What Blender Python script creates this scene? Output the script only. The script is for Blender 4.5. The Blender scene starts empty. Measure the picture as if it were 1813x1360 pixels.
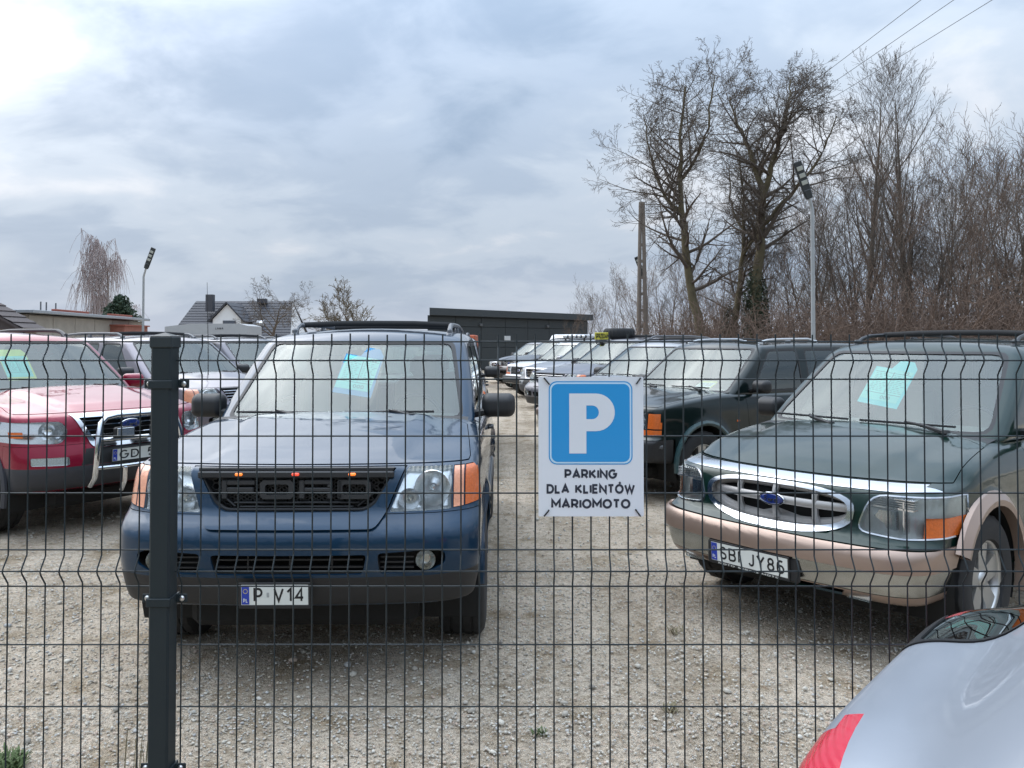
import bpy, bmesh, math, random
import numpy as np
from mathutils import Vector, Matrix

random.seed(7)
np.random.seed(7)
R = math.radians
scene = bpy.context.scene
COL = scene.collection

# ------------------------------------------------------------------ camera
CAM_H = 1.66
F_PX = 1400.0
PITCH = 1.2
cam_d = bpy.data.cameras.new("camera")
cam_d.sensor_width = 36.0
cam_d.lens = F_PX / 1813.0 * 36.0
cam_d.shift_y = -0.0564
cam_d.clip_start = 0.05
cam_d.clip_end = 3000
cam = bpy.data.objects.new("camera", cam_d)
COL.objects.link(cam)
cam.location = (0, 0, CAM_H)
cam.rotation_euler = (R(90 + PITCH), 0, 0)
scene.camera = cam

# ------------------------------------------------------------------ sky and sun
SUN_EL, SUN_AZ = 40.0, -52.0          # azimuth measured from the view axis, negative = left
sun_dir = Vector((math.sin(R(SUN_AZ)) * math.cos(R(SUN_EL)),
                  math.cos(R(SUN_AZ)) * math.cos(R(SUN_EL)), math.sin(R(SUN_EL))))
world = bpy.data.worlds.new("World")
scene.world = world
world.use_nodes = True


def build_world():
    nt = world.node_tree
    N, Lk = nt.nodes, nt.links
    N.clear()

    def nd(t, **kw):
        n = N.new(t)
        for k, v in kw.items():
            setattr(n, k, v)
        return n

    def math_(op, a, b=None, c=None, clamp=False):
        n = nd('ShaderNodeMath', operation=op)
        n.use_clamp = clamp
        for i, v in enumerate((a, b, c)):
            if v is None:
                continue
            if isinstance(v, (int, float)):
                n.inputs[i].default_value = v
            else:
                Lk.new(v, n.inputs[i])
        return n.outputs[0]

    out = nd('ShaderNodeOutputWorld')
    bg = nd('ShaderNodeBackground')
    Lk.new(bg.outputs[0], out.inputs[0])
    sky = nd('ShaderNodeTexSky', sky_type='NISHITA')
    sky.sun_disc = False
    sky.sun_elevation = R(SUN_EL)
    sky.sun_rotation = R(SUN_AZ)
    sky.altitude = 100
    sky.air_density = 1.0
    sky.dust_density = 2.0
    tc = nd('ShaderNodeTexCoord')
    sep = nd('ShaderNodeSeparateXYZ')
    Lk.new(tc.outputs['Generated'], sep.inputs[0])
    zz = math_('MAXIMUM', sep.outputs[2], 0.0)
    den = math_('ADD', zz, 0.30)
    px = math_('DIVIDE', sep.outputs[0], den)
    py = math_('DIVIDE', sep.outputs[1], den)
    comb = nd('ShaderNodeCombineXYZ')
    Lk.new(px, comb.inputs[0])
    Lk.new(py, comb.inputs[1])

    def noise(scale, detail, rough, off, dist=0.0, sx=1, sy=1):
        mp = nd('ShaderNodeMapping')
        mp.inputs['Location'].default_value = off
        mp.inputs['Rotation'].default_value = (0, 0, R(25))
        mp.inputs['Scale'].default_value = (sx, sy, 1)
        Lk.new(comb.outputs[0], mp.inputs[0])
        n = nd('ShaderNodeTexNoise')
        n.inputs['Scale'].default_value = scale
        n.inputs['Detail'].default_value = detail
        n.inputs['Roughness'].default_value = rough
        n.inputs['Distortion'].default_value = dist
        Lk.new(mp.outputs[0], n.inputs['Vector'])
        return n.outputs['Fac']

    def ramp(v, stops):
        r = nd('ShaderNodeValToRGB')
        r.color_ramp.interpolation = 'EASE'
        el = r.color_ramp.elements
        while len(el) < len(stops):
            el.new(0.5)
        for e, (p, c) in zip(el, stops):
            e.position = p
            e.color = (c[0], c[1], c[2], 1)
        Lk.new(v, r.inputs[0])
        return r.outputs[0]

    def mix(f, a, b, mode='MIX'):
        m = nd('ShaderNodeMix', data_type='RGBA', blend_type=mode)
        if isinstance(f, (int, float)):
            m.inputs[0].default_value = f
        else:
            Lk.new(f, m.inputs[0])
        for i, v in ((6, a), (7, b)):
            if isinstance(v, tuple):
                m.inputs[i].default_value = (v[0], v[1], v[2], 1)
            else:
                Lk.new(v, m.inputs[i])
        return m.outputs[2]

    n1 = noise(1.15, 3.0, 0.5, (3.1, 1.7, 0.0), 0.25, 1.0, 1.15)
    n2 = noise(3.2, 5.0, 0.55, (9.3, 4.2, 2.0), 0.3, 1.0, 1.2)
    n3 = noise(0.9, 2.0, 0.4, (1.2, 7.7, 5.0), 0.1)
    shade = math_('ADD', math_('MULTIPLY', n1, 0.62), math_('MULTIPLY', n2, 0.38))
    cloud = ramp(shade, [(0.34, (0.225, 0.295, 0.395)), (0.46, (0.325, 0.395, 0.495)),
                         (0.55, (0.415, 0.48, 0.565)), (0.66, (0.57, 0.60, 0.65))])
    # brighter cloud towards the sun behind it
    nrm = nd('ShaderNodeVectorMath', operation='NORMALIZE')
    Lk.new(tc.outputs['Generated'], nrm.inputs[0])
    dt = nd('ShaderNodeVectorMath', operation='DOT_PRODUCT')
    Lk.new(nrm.outputs[0], dt.inputs[0])
    dt.inputs[1].default_value = sun_dir
    d0 = math_('MAXIMUM', dt.outputs['Value'], 0.0)
    glow = math_('POWER', d0, 15.0)
    tex = math_('MULTIPLY_ADD', math_('SUBTRACT', n2, 0.38), 3.2, 0.35, clamp=True)
    glow = math_('MULTIPLY', glow, tex)
    wide = math_('MULTIPLY', math_('POWER', d0, 5.0), 0.07)
    gl = math_('ADD', math_('MULTIPLY', glow, 1.6), wide)
    glc = mix(gl, (0, 0, 0), (1.0, 0.97, 0.95))
    cloud = mix(1.0, cloud, glc, 'ADD')
    # overcast sky: brighter overhead than at the horizon; pale haze at the horizon
    up = math_('MULTIPLY_ADD', math_('MULTIPLY', zz, zz), 3.2, 0.75)
    upc = nd('ShaderNodeCombineXYZ')
    for i in range(3):
        Lk.new(up, upc.inputs[i])
    cloud = mix(1.0, cloud, upc.outputs[0], 'MULTIPLY')
    hz = math_('POWER', math_('SUBTRACT', 1.0, zz), 22.0)
    hz = math_('MULTIPLY', hz, math_('MULTIPLY_ADD', n3, 1.6, -0.25, clamp=True))
    cloud = mix(hz, cloud, (0.50, 0.50, 0.56))
    skys = mix(1.0, sky.outputs[0], (0.11, 0.11, 0.11), 'MULTIPLY')
    # a few thin places where the blue shows through
    thin = ramp(n1, [(0.30, (0.12, 0.12, 0.12)), (0.45, (0.02, 0.02, 0.02))])
    col = mix(thin, cloud, skys)
    Lk.new(col, bg.inputs['Color'])
    bg.inputs['Strength'].default_value = 1.0


build_world()
sun_d = bpy.data.lights.new("sun", 'SUN')
sun_d.energy = 0.5
sun_d.angle = R(75)
sun_d.color = (1.0, 0.95, 0.88)
sun = bpy.data.objects.new("sun", sun_d)
COL.objects.link(sun)
sun.rotation_euler = (-sun_dir).to_track_quat('-Z', 'Y').to_euler()
sun.location = (0, 0, 30)

vs = scene.view_settings
vs.view_transform = 'Standard'
vs.look = 'None'
vs.exposure = 0.70
vs.gamma = 1.0
vs.use_curve_mapping = False
scene.render.engine = 'CYCLES'
scene.cycles.transparent_max_bounces = 24
scene.cycles.max_bounces = 8
scene.cycles.glossy_bounces = 4
scene.cycles.transmission_bounces = 6
scene.cycles.use_denoising = True

# ------------------------------------------------------------------ materials
MATS = {}


def mat(name, base=(0.5, 0.5, 0.5), rough=0.6, metal=0.0, coat=0.0, var=0.0, vscale=6.0, bump=0.0, bscale=60.0,
        spec=0.5, dirt=0.0, emit=None, coat_rough=0.05):
    """Principled surface with a little procedural colour variation, dust and relief."""
    if name in MATS:
        return MATS[name]
    m = bpy.data.materials.new(name)
    m.use_nodes = True
    nt = m.node_tree
    b = nt.nodes['Principled BSDF']
    b.inputs['Base Color'].default_value = (*base, 1)
    b.inputs['Roughness'].default_value = rough
    b.inputs['Metallic'].default_value = metal
    b.inputs['Coat Weight'].default_value = coat
    b.inputs['Coat Roughness'].default_value = coat_rough
    b.inputs['Specular IOR Level'].default_value = spec
    if emit:
        b.inputs['Emission Color'].default_value = (*emit[:3], 1)
        b.inputs['Emission Strength'].default_value = emit[3]
    tc = nt.nodes.new('ShaderNodeTexCoord')
    if var or dirt:
        n = nt.nodes.new('ShaderNodeTexNoise')
        n.inputs['Scale'].default_value = vscale
        n.inputs['Detail'].default_value = 6
        n.inputs['Roughness'].default_value = 0.6
        nt.links.new(tc.outputs['Object'], n.inputs['Vector'])
        mx = nt.nodes.new('ShaderNodeMix')
        mx.data_type = 'RGBA'
        mx.inputs[6].default_value = tuple(max(0, c * (1 - var)) for c in base) + (1,)
        mx.inputs[7].default_value = tuple(min(1, c * (1 + var)) for c in base) + (1,)
        nt.links.new(n.outputs['Fac'], mx.inputs[0])
        colout = mx.outputs[2]
        if dirt:
            r = nt.nodes.new('ShaderNodeMapRange')
            r.inputs['From Min'].default_value = 0.45
            r.inputs['From Max'].default_value = 0.75
            r.inputs['To Max'].default_value = dirt
            nt.links.new(n.outputs['Fac'], r.inputs['Value'])
            d = nt.nodes.new('ShaderNodeMix')
            d.data_type = 'RGBA'
            nt.links.new(r.outputs[0], d.inputs[0])
            nt.links.new(colout, d.inputs[6])
            d.inputs[7].default_value = (0.30, 0.27, 0.23, 1)
            colout = d.outputs[2]
            rr = nt.nodes.new('ShaderNodeMapRange')
            rr.inputs['From Min'].default_value = 0.35
            rr.inputs['From Max'].default_value = 0.75
            rr.inputs['To Min'].default_value = rough
            rr.inputs['To Max'].default_value = min(1, rough + dirt)
            nt.links.new(n.outputs['Fac'], rr.inputs['Value'])
            nt.links.new(rr.outputs[0], b.inputs['Roughness'])
        nt.links.new(colout, b.inputs['Base Color'])
    if bump:
        n2 = nt.nodes.new('ShaderNodeTexNoise')
        n2.inputs['Scale'].default_value = bscale
        n2.inputs['Detail'].default_value = 4
        nt.links.new(tc.outputs['Object'], n2.inputs['Vector'])
        bp = nt.nodes.new('ShaderNodeBump')
        bp.inputs['Strength'].default_value = bump
        bp.inputs['Distance'].default_value = 0.01
        nt.links.new(n2.outputs['Fac'], bp.inputs['Height'])
        nt.links.new(bp.outputs[0], b.inputs['Normal'])
    MATS[name] = m
    return m


def paint(name, base, metal=0.35, rough=0.32, dirt=0.12):
    """Car paint: flake base under a clear coat, with slight orange peel and road dust."""
    if name in MATS:
        return MATS[name]
    m = mat(name, base, rough, metal, coat=1.0, var=0.06, vscale=2.2, dirt=dirt, coat_rough=0.035, spec=0.15)
    nt = m.node_tree
    b = nt.nodes['Principled BSDF']
    tc = nt.nodes.new('ShaderNodeTexCoord')
    n = nt.nodes.new('ShaderNodeTexNoise')
    n.inputs['Scale'].default_value = 7
    n.inputs['Detail'].default_value = 2
    nt.links.new(tc.outputs['Object'], n.inputs['Vector'])
    bp = nt.nodes.new('ShaderNodeBump')
    bp.inputs['Strength'].default_value = 0.06
    bp.inputs['Distance'].default_value = 0.02
    nt.links.new(n.outputs['Fac'], bp.inputs['Height'])
    nt.links.new(bp.outputs[0], b.inputs['Coat Normal'])
    b.inputs['Coat IOR'].default_value = 1.36
    nr = nt.nodes.new('ShaderNodeTexNoise')
    nr.inputs['Scale'].default_value = 3.5
    nr.inputs['Detail'].default_value = 8
    nt.links.new(tc.outputs['Object'], nr.inputs['Vector'])
    mr = nt.nodes.new('ShaderNodeMapRange')
    mr.inputs['From Min'].default_value = 0.35
    mr.inputs['From Max'].default_value = 0.75
    mr.inputs['To Min'].default_value = 0.012
    mr.inputs['To Max'].default_value = 0.07
    nt.links.new(nr.outputs['Fac'], mr.inputs['Value'])
    nt.links.new(mr.outputs[0], b.inputs['Coat Roughness'])
    return m


def glass(name, tint, boost=1.7, base=0.05, rough=0.0, ribs=0.0):
    """Thin pane: clear transmission plus Fresnel reflection of both faces."""
    if name in MATS:
        return MATS[name]
    m = bpy.data.materials.new(name)
    m.use_nodes = True
    nt = m.node_tree
    nt.nodes.clear()
    out = nt.nodes.new('ShaderNodeOutputMaterial')
    mx = nt.nodes.new('ShaderNodeMixShader')
    tr = nt.nodes.new('ShaderNodeBsdfTransparent')
    tr.inputs[0].default_value = (*tint, 1)
    gl = nt.nodes.new('ShaderNodeBsdfGlossy')
    gl.inputs['Roughness'].default_value = rough
    gl.inputs['Color'].default_value = (0.94, 1.0, 0.98, 1)
    fr = nt.nodes.new('ShaderNodeFresnel')
    fr.inputs['IOR'].default_value = 1.5
    mm = nt.nodes.new('ShaderNodeMath')
    mm.operation = 'MULTIPLY_ADD'
    mm.use_clamp = True
    mm.inputs[1].default_value = boost
    mm.inputs[2].default_value = base
    nt.links.new(fr.outputs[0], mm.inputs[0])
    nt.links.new(mm.outputs[0], mx.inputs[0])
    nt.links.new(tr.outputs[0], mx.inputs[1])
    nt.links.new(gl.outputs[0], mx.inputs[2])
    nt.links.new(mx.outputs[0], out.inputs[0])
    tc = nt.nodes.new('ShaderNodeTexCoord')
    bp = nt.nodes.new('ShaderNodeBump')
    if ribs:
        w = nt.nodes.new('ShaderNodeTexWave')
        w.inputs['Scale'].default_value = ribs
        w.bands_direction = 'X'
        nt.links.new(tc.outputs['Object'], w.inputs['Vector'])
        nt.links.new(w.outputs['Fac'], bp.inputs['Height'])
        bp.inputs['Strength'].default_value = 0.5
        bp.inputs['Distance'].default_value = 0.004
    else:
        n = nt.nodes.new('ShaderNodeTexNoise')
        n.inputs['Scale'].default_value = 1.6
        n.inputs['Detail'].default_value = 1
        nt.links.new(tc.outputs['Object'], n.inputs['Vector'])
        nt.links.new(n.outputs['Fac'], bp.inputs['Height'])
        bp.inputs['Strength'].default_value = 0.05
        bp.inputs['Distance'].default_value = 0.05
    nt.links.new(bp.outputs[0], gl.inputs['Normal'])
    MATS[name] = m
    return m


# ------------------------------------------------------------------ mesh helpers
class MB:
    """Collects simple shapes into one mesh."""

    def __init__(self):
        self.v, self.f, self.s = [], [], []

    def add(self, vs, fs, smooth=False):
        o = len(self.v)
        self.v += [tuple(p) for p in vs]
        self.f += [tuple(i + o for i in q) for q in fs]
        self.s += [smooth] * len(fs)
        return self

    def box(self, c, s, rot=None, bev=0.0):
        x, y, z = s[0] / 2, s[1] / 2, s[2] / 2
        if bev > 0:
            b = min(bev, x * .95, y * .95, z * .95)
            pts = []
            for sx in (-1, 1):
                for sy in (-1, 1):
                    for sz in (-1, 1):
                        pts += [(sx * (x - b), sy * (y - b), sz * z), (sx * (x - b), sy * y, sz * (z - b)),
                                (sx * x, sy * (y - b), sz * (z - b))]
            bm = bmesh.new()
            for p in pts:
                bm.verts.new(p)
            bmesh.ops.convex_hull(bm, input=bm.verts[:])
            bm.verts.index_update()
            vs_ = [v.co.copy() for v in bm.verts]
            fs = [[v.index for v in f.verts] for f in bm.faces]
            bm.free()
        else:
            vs_ = [Vector((a, b, c_)) for a in (-x, x) for b in (-y, y) for c_ in (-z, z)]
            fs = [(0, 1, 3, 2), (4, 6, 7, 5), (0, 4, 5, 1), (2, 3, 7, 6), (0, 2, 6, 4), (1, 5, 7, 3)]
        if rot is not None:
            vs_ = [rot @ p for p in vs_]
        c = Vector(c)
        return self.add([p + c for p in vs_], fs)

    def tube(self, pts, r, n=8, caps=True, up=None, closed=False):
        pts = [Vector(p) for p in pts]
        rs = r if isinstance(r, (list, tuple)) else [r] * len(pts)
        vs_, fs = [], []
        prev = None
        m = len(pts)
        for i, p in enumerate(pts):
            if closed:
                t = pts[(i + 1) % m] - pts[i - 1]
            else:
                t = pts[min(i + 1, m - 1)] - pts[max(i - 1, 0)]
            t.normalize()
            if prev is None:
                a = Vector((0, 0, 1)) if abs(t.z) < 0.9 else Vector((1, 0, 0))
                if up is not None:
                    a = Vector(up)
                u = t.cross(a).normalized()
            else:
                u = prev - t * prev.dot(t)
                if u.length < 1e-6:
                    u = t.orthogonal()
                u.normalize()
            w = t.cross(u)
            prev = u
            rr = rs[i]
            ra, rb = rr if isinstance(rr, (tuple, list)) else (rr, rr)
            for k in range(n):
                an = 2 * math.pi * (k + .5) / n
                vs_.append(p + u * (math.cos(an) * ra) + w * (math.sin(an) * rb))
        segs = m if closed else m - 1
        for i in range(segs):
            j = (i + 1) % m
            for k in range(n):
                k2 = (k + 1) % n
                fs.append((i * n + k, i * n + k2, j * n + k2, j * n + k))
        if caps and not closed:
            fs.append(tuple(range(n - 1, -1, -1)))
            fs.append(tuple((m - 1) * n + k for k in range(n)))
        return self.add(vs_, fs, True)

    def lathe(self, prof, n=24, mtx=None, mod=None):
        """prof: list of (radius, axial); axis = local x."""
        vs_, fs = [], []
        for k in range(n):
            an = 2 * math.pi * k / n
            for j, (r_, h) in enumerate(prof):
                if mod:
                    r_ = mod(k, j, r_)
                vs_.append(Vector((h, math.cos(an) * r_, math.sin(an) * r_)))
        m = len(prof)
        for k in range(n):
            k2 = (k + 1) % n
            for j in range(m - 1):
                fs.append((k * m + j, k2 * m + j, k2 * m + j + 1, k * m + j + 1))
        if mtx is not None:
            vs_ = [mtx @ p for p in vs_]
        return self.add(vs_, fs, True)

    def prism(self, poly, d0, d1, axis='y'):
        """poly: 2D outline; extruded along axis from d0 to d1."""
        def P(p, d):
            if axis == 'y':
                return (p[0], d, p[1])
            if axis == 'x':
                return (d, p[0], p[1])
            return (p[0], p[1], d)
        n = len(poly)
        vs_ = [P(p, d0) for p in poly] + [P(p, d1) for p in poly]
        fs = [tuple(range(n)), tuple(range(2 * n - 1, n - 1, -1))]
        fs += [(i, n + i, n + (i + 1) % n, (i + 1) % n) for i in range(n)]
        return self.add(vs_, fs)

    def mesh(self, name, sharp=35):
        me = bpy.data.meshes.new(name)
        me.from_pydata(self.v, [], self.f)
        if any(self.s):
            me.polygons.foreach_set('use_smooth', self.s)
            if all(self.s) and sharp:
                me.set_sharp_from_angle(angle=R(sharp))
        bm = bmesh.new()
        bm.from_mesh(me)
        bmesh.ops.recalc_face_normals(bm, faces=bm.faces[:])
        bm.to_mesh(me)
        bm.free()
        me.update()
        return me

    def build(self, name, material, parent=None, sharp=35):
        return link(name, self.mesh(name, sharp), material, parent)


def link(name, data, material=None, parent=None):
    o = bpy.data.objects.new(name, data)
    COL.objects.link(o)
    if material is not None and data is not None and len(data.materials) == 0:
        data.materials.append(material)
    if parent is not None:
        o.parent = parent
    return o


def tag(o, label=None, cat=None, group=None, kind=None):
    if label:
        o['label'] = label
    if cat:
        o['category'] = cat
    if group:
        o['group'] = group
    if kind:
        o['kind'] = kind
    return o


def thing(name, label, cat, loc=(0, 0, 0), rz=0.0, group=None):
    o = link(name, None)
    o.location = loc
    o.rotation_euler = (0, 0, rz)
    o.empty_display_size = 0.2
    return tag(o, label, cat, group)


def copy_tree(o, parent=None):
    c = o.copy()
    COL.objects.link(c)
    c.parent = parent
    for ch in list(o.children):
        copy_tree(ch, c)
    return c


def bm_mesh(bm, name, smooth=True, sharp=38):
    me = bpy.data.meshes.new(name)
    bm.normal_update()
    bm.to_mesh(me)
    if smooth:
        me.polygons.foreach_set('use_smooth', [True] * len(me.polygons))
        me.set_sharp_from_angle(angle=R(sharp))
    me.update()
    return me


def text_mb(s, size, bold=0.0, depth=0.002, sx=1.0, align='CENTER'):
    """Lettering as real geometry lying in the x-z plane, facing -y."""
    cu = bpy.data.curves.new("lettering", 'FONT')
    cu.body = s
    cu.size = size
    cu.offset = bold
    cu.extrude = depth / 2
    cu.align_x = align
    cu.align_y = 'CENTER'
    cu.resolution_u = 3
    o = bpy.data.objects.new("lettering", cu)
    COL.objects.link(o)
    dg = bpy.context.evaluated_depsgraph_get()
    me = bpy.data.meshes.new_from_object(o.evaluated_get(dg))
    bpy.data.objects.remove(o)
    vs_ = [(v.co.x * sx, -v.co.z, v.co.y) for v in me.vertices]
    fs = [tuple(p.vertices) for p in me.polygons]
    bpy.data.meshes.remove(me)
    b = MB()
    b.add(vs_, fs)
    return b


def shift(mb, d=(0, 0, 0), m=None):
    d = Vector(d)
    mb.v = [tuple((m @ Vector(p) if m is not None else Vector(p)) + d) for p in mb.v]
    return mb


def rrect(cx, cz, w, h, r, n=5):
    pts = []
    for (sx, sz, a0) in ((1, 1, 0), (-1, 1, 90), (-1, -1, 180), (1, -1, 270)):
        for k in range(n + 1):
            a = R(a0 + 90 * k / n)
            pts.append((cx + sx * (w / 2 - r) + r * math.cos(a), cz + sz * (h / 2 - r) + r * math.sin(a)))
    return pts


def curve(pts):
    """Monotone cubic through points, clamped at the ends."""
    xs = np.array([p[0] for p in pts], float)
    ys = np.array([p[1] for p in pts], float)
    h = np.diff(xs)
    d = np.diff(ys) / h
    m = np.zeros(len(xs))
    m[0], m[-1] = d[0], d[-1]
    for i in range(1, len(xs) - 1):
        if d[i - 1] * d[i] <= 0:
            m[i] = 0
        else:
            w1, w2 = 2 * h[i] + h[i - 1], h[i] + 2 * h[i - 1]
            m[i] = (w1 + w2) / (w1 / d[i - 1] + w2 / d[i])

    def f(v):
        v = np.clip(np.asarray(v, float), xs[0], xs[-1])
        i = np.clip(np.searchsorted(xs, v) - 1, 0, len(h) - 1)
        t = (v - xs[i]) / h[i]
        return ((2 * t**3 - 3 * t**2 + 1) * ys[i] + (t**3 - 2 * t**2 + t) * h[i] * m[i]
                + (-2 * t**3 + 3 * t**2) * ys[i + 1] + (t**3 - t**2) * h[i] * m[i + 1])
    return f


def sstep(t):
    t = np.clip(t, 0, 1)
    return t * t * (3 - 2 * t)


def px(x, y, d):
    """World point seen at photo pixel (x, y) at depth d (used only to lay out far things)."""
    return Vector(((x - 906.5) / F_PX * d, d, CAM_H + (607 - y) / F_PX * d))


# ------------------------------------------------------------------ lettering drawn as strokes
def arc(cx, cy, rx, ry, a0, a1, n=8):
    return [(cx + rx * math.cos(R(a0 + (a1 - a0) * k / n)), cy + ry * math.sin(R(a0 + (a1 - a0) * k / n))) for k in range(n + 1)]


GLYPH = {
    'A': (.72, [[(0, 0), (.36, 1), (.72, 0)], [(.12, .30), (.60, .30)]]),
    'B': (.58, [[(0, 0), (0, 1), (.30, 1)] + arc(.32, .76, .22, .24, 90, -90) + [(0, .52)], [(.3, .52)] + arc(.34, .26, .24, .26, 90, -90) + [(0, 0)]]),
    'D': (.64, [[(0, 0), (0, 1), (.28, 1)] + arc(.28, .5, .36, .5, 90, -90, 12) + [(0, 0)]]),
    'E': (.50, [[(.50, 1), (0, 1), (0, 0), (.50, 0)], [(0, .52), (.44, .52)]]),
    'G': (.74, [arc(.38, .5, .38, .5, 48, 360, 20) + [(.42, .5)]]),
    'I': (.02, [[(.01, 0), (.01, 1)]]),
    'J': (.40, [[(.38, 1), (.38, .22)] + arc(.19, .22, .19, .22, 0, -170, 8)]),
    'K': (.62, [[(0, 0), (0, 1)], [(.58, 1), (.04, .44)], [(.18, .56), (.62, 0)]]),
    'L': (.46, [[(0, 1), (0, 0), (.46, 0)]]),
    'M': (.80, [[(0, 0), (0, 1), (.40, .34), (.80, 1), (.80, 0)]]),
    'N': (.66, [[(0, 0), (0, 1), (.66, 0), (.66, 1)]]),
    'O': (.78, [arc(.39, .5, .39, .5, 90, 450, 24)]),
    'P': (.56, [[(0, 0), (0, 1), (.30, 1)] + arc(.30, .70, .26, .30, 90, -90) + [(0, .40)]]),
    'R': (.58, [[(0, 0), (0, 1), (.30, 1)] + arc(.30, .70, .26, .30, 90, -90) + [(0, .40)], [(.28, .40), (.58, 0)]]),
    'S': (.52, [arc(.26, .76, .25, .24, 30, 265, 12) + arc(.26, .25, .26, .25, 85, -150, 12)]),
    'T': (.58, [[(0, 1), (.58, 1)], [(.29, 1), (.29, 0)]]),
    'V': (.66, [[(0, 1), (.33, 0), (.66, 1)]]),
    'W': (1.0, [[(0, 1), (.26, 0), (.50, .86), (.74, 0), (1.0, 1)]]),
    'Y': (.64, [[(0, 1), (.32, .46), (.64, 1)], [(.32, .46), (.32, 0)]]),
    'Z': (.56, [[(0, 1), (.56, 1), (0, 0), (.56, 0)]]),
    'F': (.48, [[(0, 0), (0, 1), (.48, 1)], [(0, .52), (.42, .52)]]),
    'o': (.46, [arc(.23, .26, .23, .26, 90, 450, 16)]),
    'r': (.30, [[(0, 0), (0, .52)], [(0, .34)] + arc(.22, .28, .2, .24, 150, 60, 5)]),
    'd': (.44, [arc(.22, .26, .22, .26, 90, 450, 16), [(.44, 0), (.44, 1)]]),
    '0': (.52, [arc(.26, .5, .26, .5, 90, 450, 20)]),
    '1': (.30, [[(0, .74), (.26, 1), (.26, 0)]]),
    '2': (.52, [arc(.26, .74, .25, .26, 165, -35, 10) + [(0, 0), (.54, 0)]]),
    '4': (.58, [[(.44, 0), (.44, 1), (0, .28), (.58, .28)]]),
    '5': (.52, [[(.48, 1), (.06, 1), (.02, .54)] + arc(.25, .32, .27, .32, 120, -140, 12)]),
    '6': (.54, [arc(.30, .62, .30, .38, 60, 180, 8) + [(0, .32)] + arc(.27, .30, .27, .30, 180, 540, 18)]),
    '8': (.52, [arc(.26, .76, .22, .24, 90, 450, 16), arc(.26, .27, .26, .27, 90, 450, 16)]),
    '9': (.54, [arc(.24, .38, .30, .38, -120, 0, 8) + [(.54, .68)] + arc(.27, .70, .27, .30, 0, 360, 18)]),
    ' ': (.30, []),
}
GLYPH['Ó'] = (.78, GLYPH['O'][1] + [[(.36, 1.20), (.54, 1.40)]])


def ribbon(pts, t):
    """Flat mitred band along a 2D polyline."""
    cl = len(pts) > 3 and abs(pts[0][0] - pts[-1][0]) < 1e-6 and abs(pts[0][1] - pts[-1][1]) < 1e-6
    P = [Vector(p) for p in pts]
    q = [P[0]]
    for p in P[1:]:
        if (p - q[-1]).length > 1e-5:
            q.append(p)
    P = q
    if cl:
        P = P[:-1] if (P[0] - P[-1]).length < 1e-5 else P
    n = len(P)
    L_, R_ = [], []
    for i in range(n):
        a = P[i] - P[i - 1] if (i > 0 or cl) else P[1] - P[0]
        b = P[(i + 1) % n] - P[i] if (i < n - 1 or cl) else a
        a, b = a.normalized(), b.normalized()
        na, nb_ = Vector((-a.y, a.x)), Vector((-b.y, b.x))
        m = na + nb_
        if m.length < 1e-4:
            m = na
        m.normalize()
        k = t / 2 / max(.42, m.dot(na))
        L_.append(P[i] + m * k)
        R_.append(P[i] - m * k)
    vs_ = L_ + R_
    fs = [(i, i + 1, n + i + 1, n + i) for i in range(n - 1)]
    if cl:
        fs.append((n - 1, 0, n, 2 * n - 1))
    return vs_, fs


def stroke_text(s, h, t, w=None, track=.16, cap=None):
    """Lettering in the x-z plane facing -y, centred; h cap height, t stroke as a share of h, w total width to fit."""
    b = MB()
    x = 0.0
    lay = 0
    for ch in s:
        gw, strokes = GLYPH[ch]
        for st in strokes:
            k = (1 - t)
            vs_, fs = ribbon([(x + t / 2 + p[0] * (1 if gw > .1 else .5), t / 2 + p[1] * k) for p in st], t)
            y = -(lay % 3) * .00012
            lay += 1
            b.add([(v.x * h, y, v.y * h) for v in vs_], fs)
        x += (gw if gw > .1 else 0.0) + t + track
    x -= track
    W = x * h
    kx = (w / W) if w else 1.0
    b.v = [((v[0] - W / 2) * kx, v[1], v[2] - h / 2) for v in b.v]
    return b


def letters(parent, s, h, t, pos, material, w=None, track=.16):
    """Each character a piece of its own under the thing that carries it."""
    full = stroke_text(s, h, t, w, track)
    x = 0.0
    k = 0
    spans = []
    for ch in s:
        gw = GLYPH[ch][0]
        spans.append((ch, x, x + (gw if gw > .1 else 0.0) + t))
        x = spans[-1][2] + track
    W = (x - track) * h
    kx = (w / W) if w else 1.0
    i = 0
    fi = 0
    for ch, a, b in spans:
        mb = MB()
        for st in GLYPH[ch][1]:
            n = None
            vs_, fs = ribbon([(a + t / 2 + p[0] * (1 if GLYPH[ch][0] > .1 else .5), t / 2 + p[1] * (1 - t)) for p in st], t)
            mb.add([((v.x * h - W / 2) * kx + pos[0], pos[1] - (i % 3) * .00012, v.y * h - h / 2 + pos[2]) for v in vs_], fs)
            i += 1
        if mb.f:
            mb.build('letter', material, parent)
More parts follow.
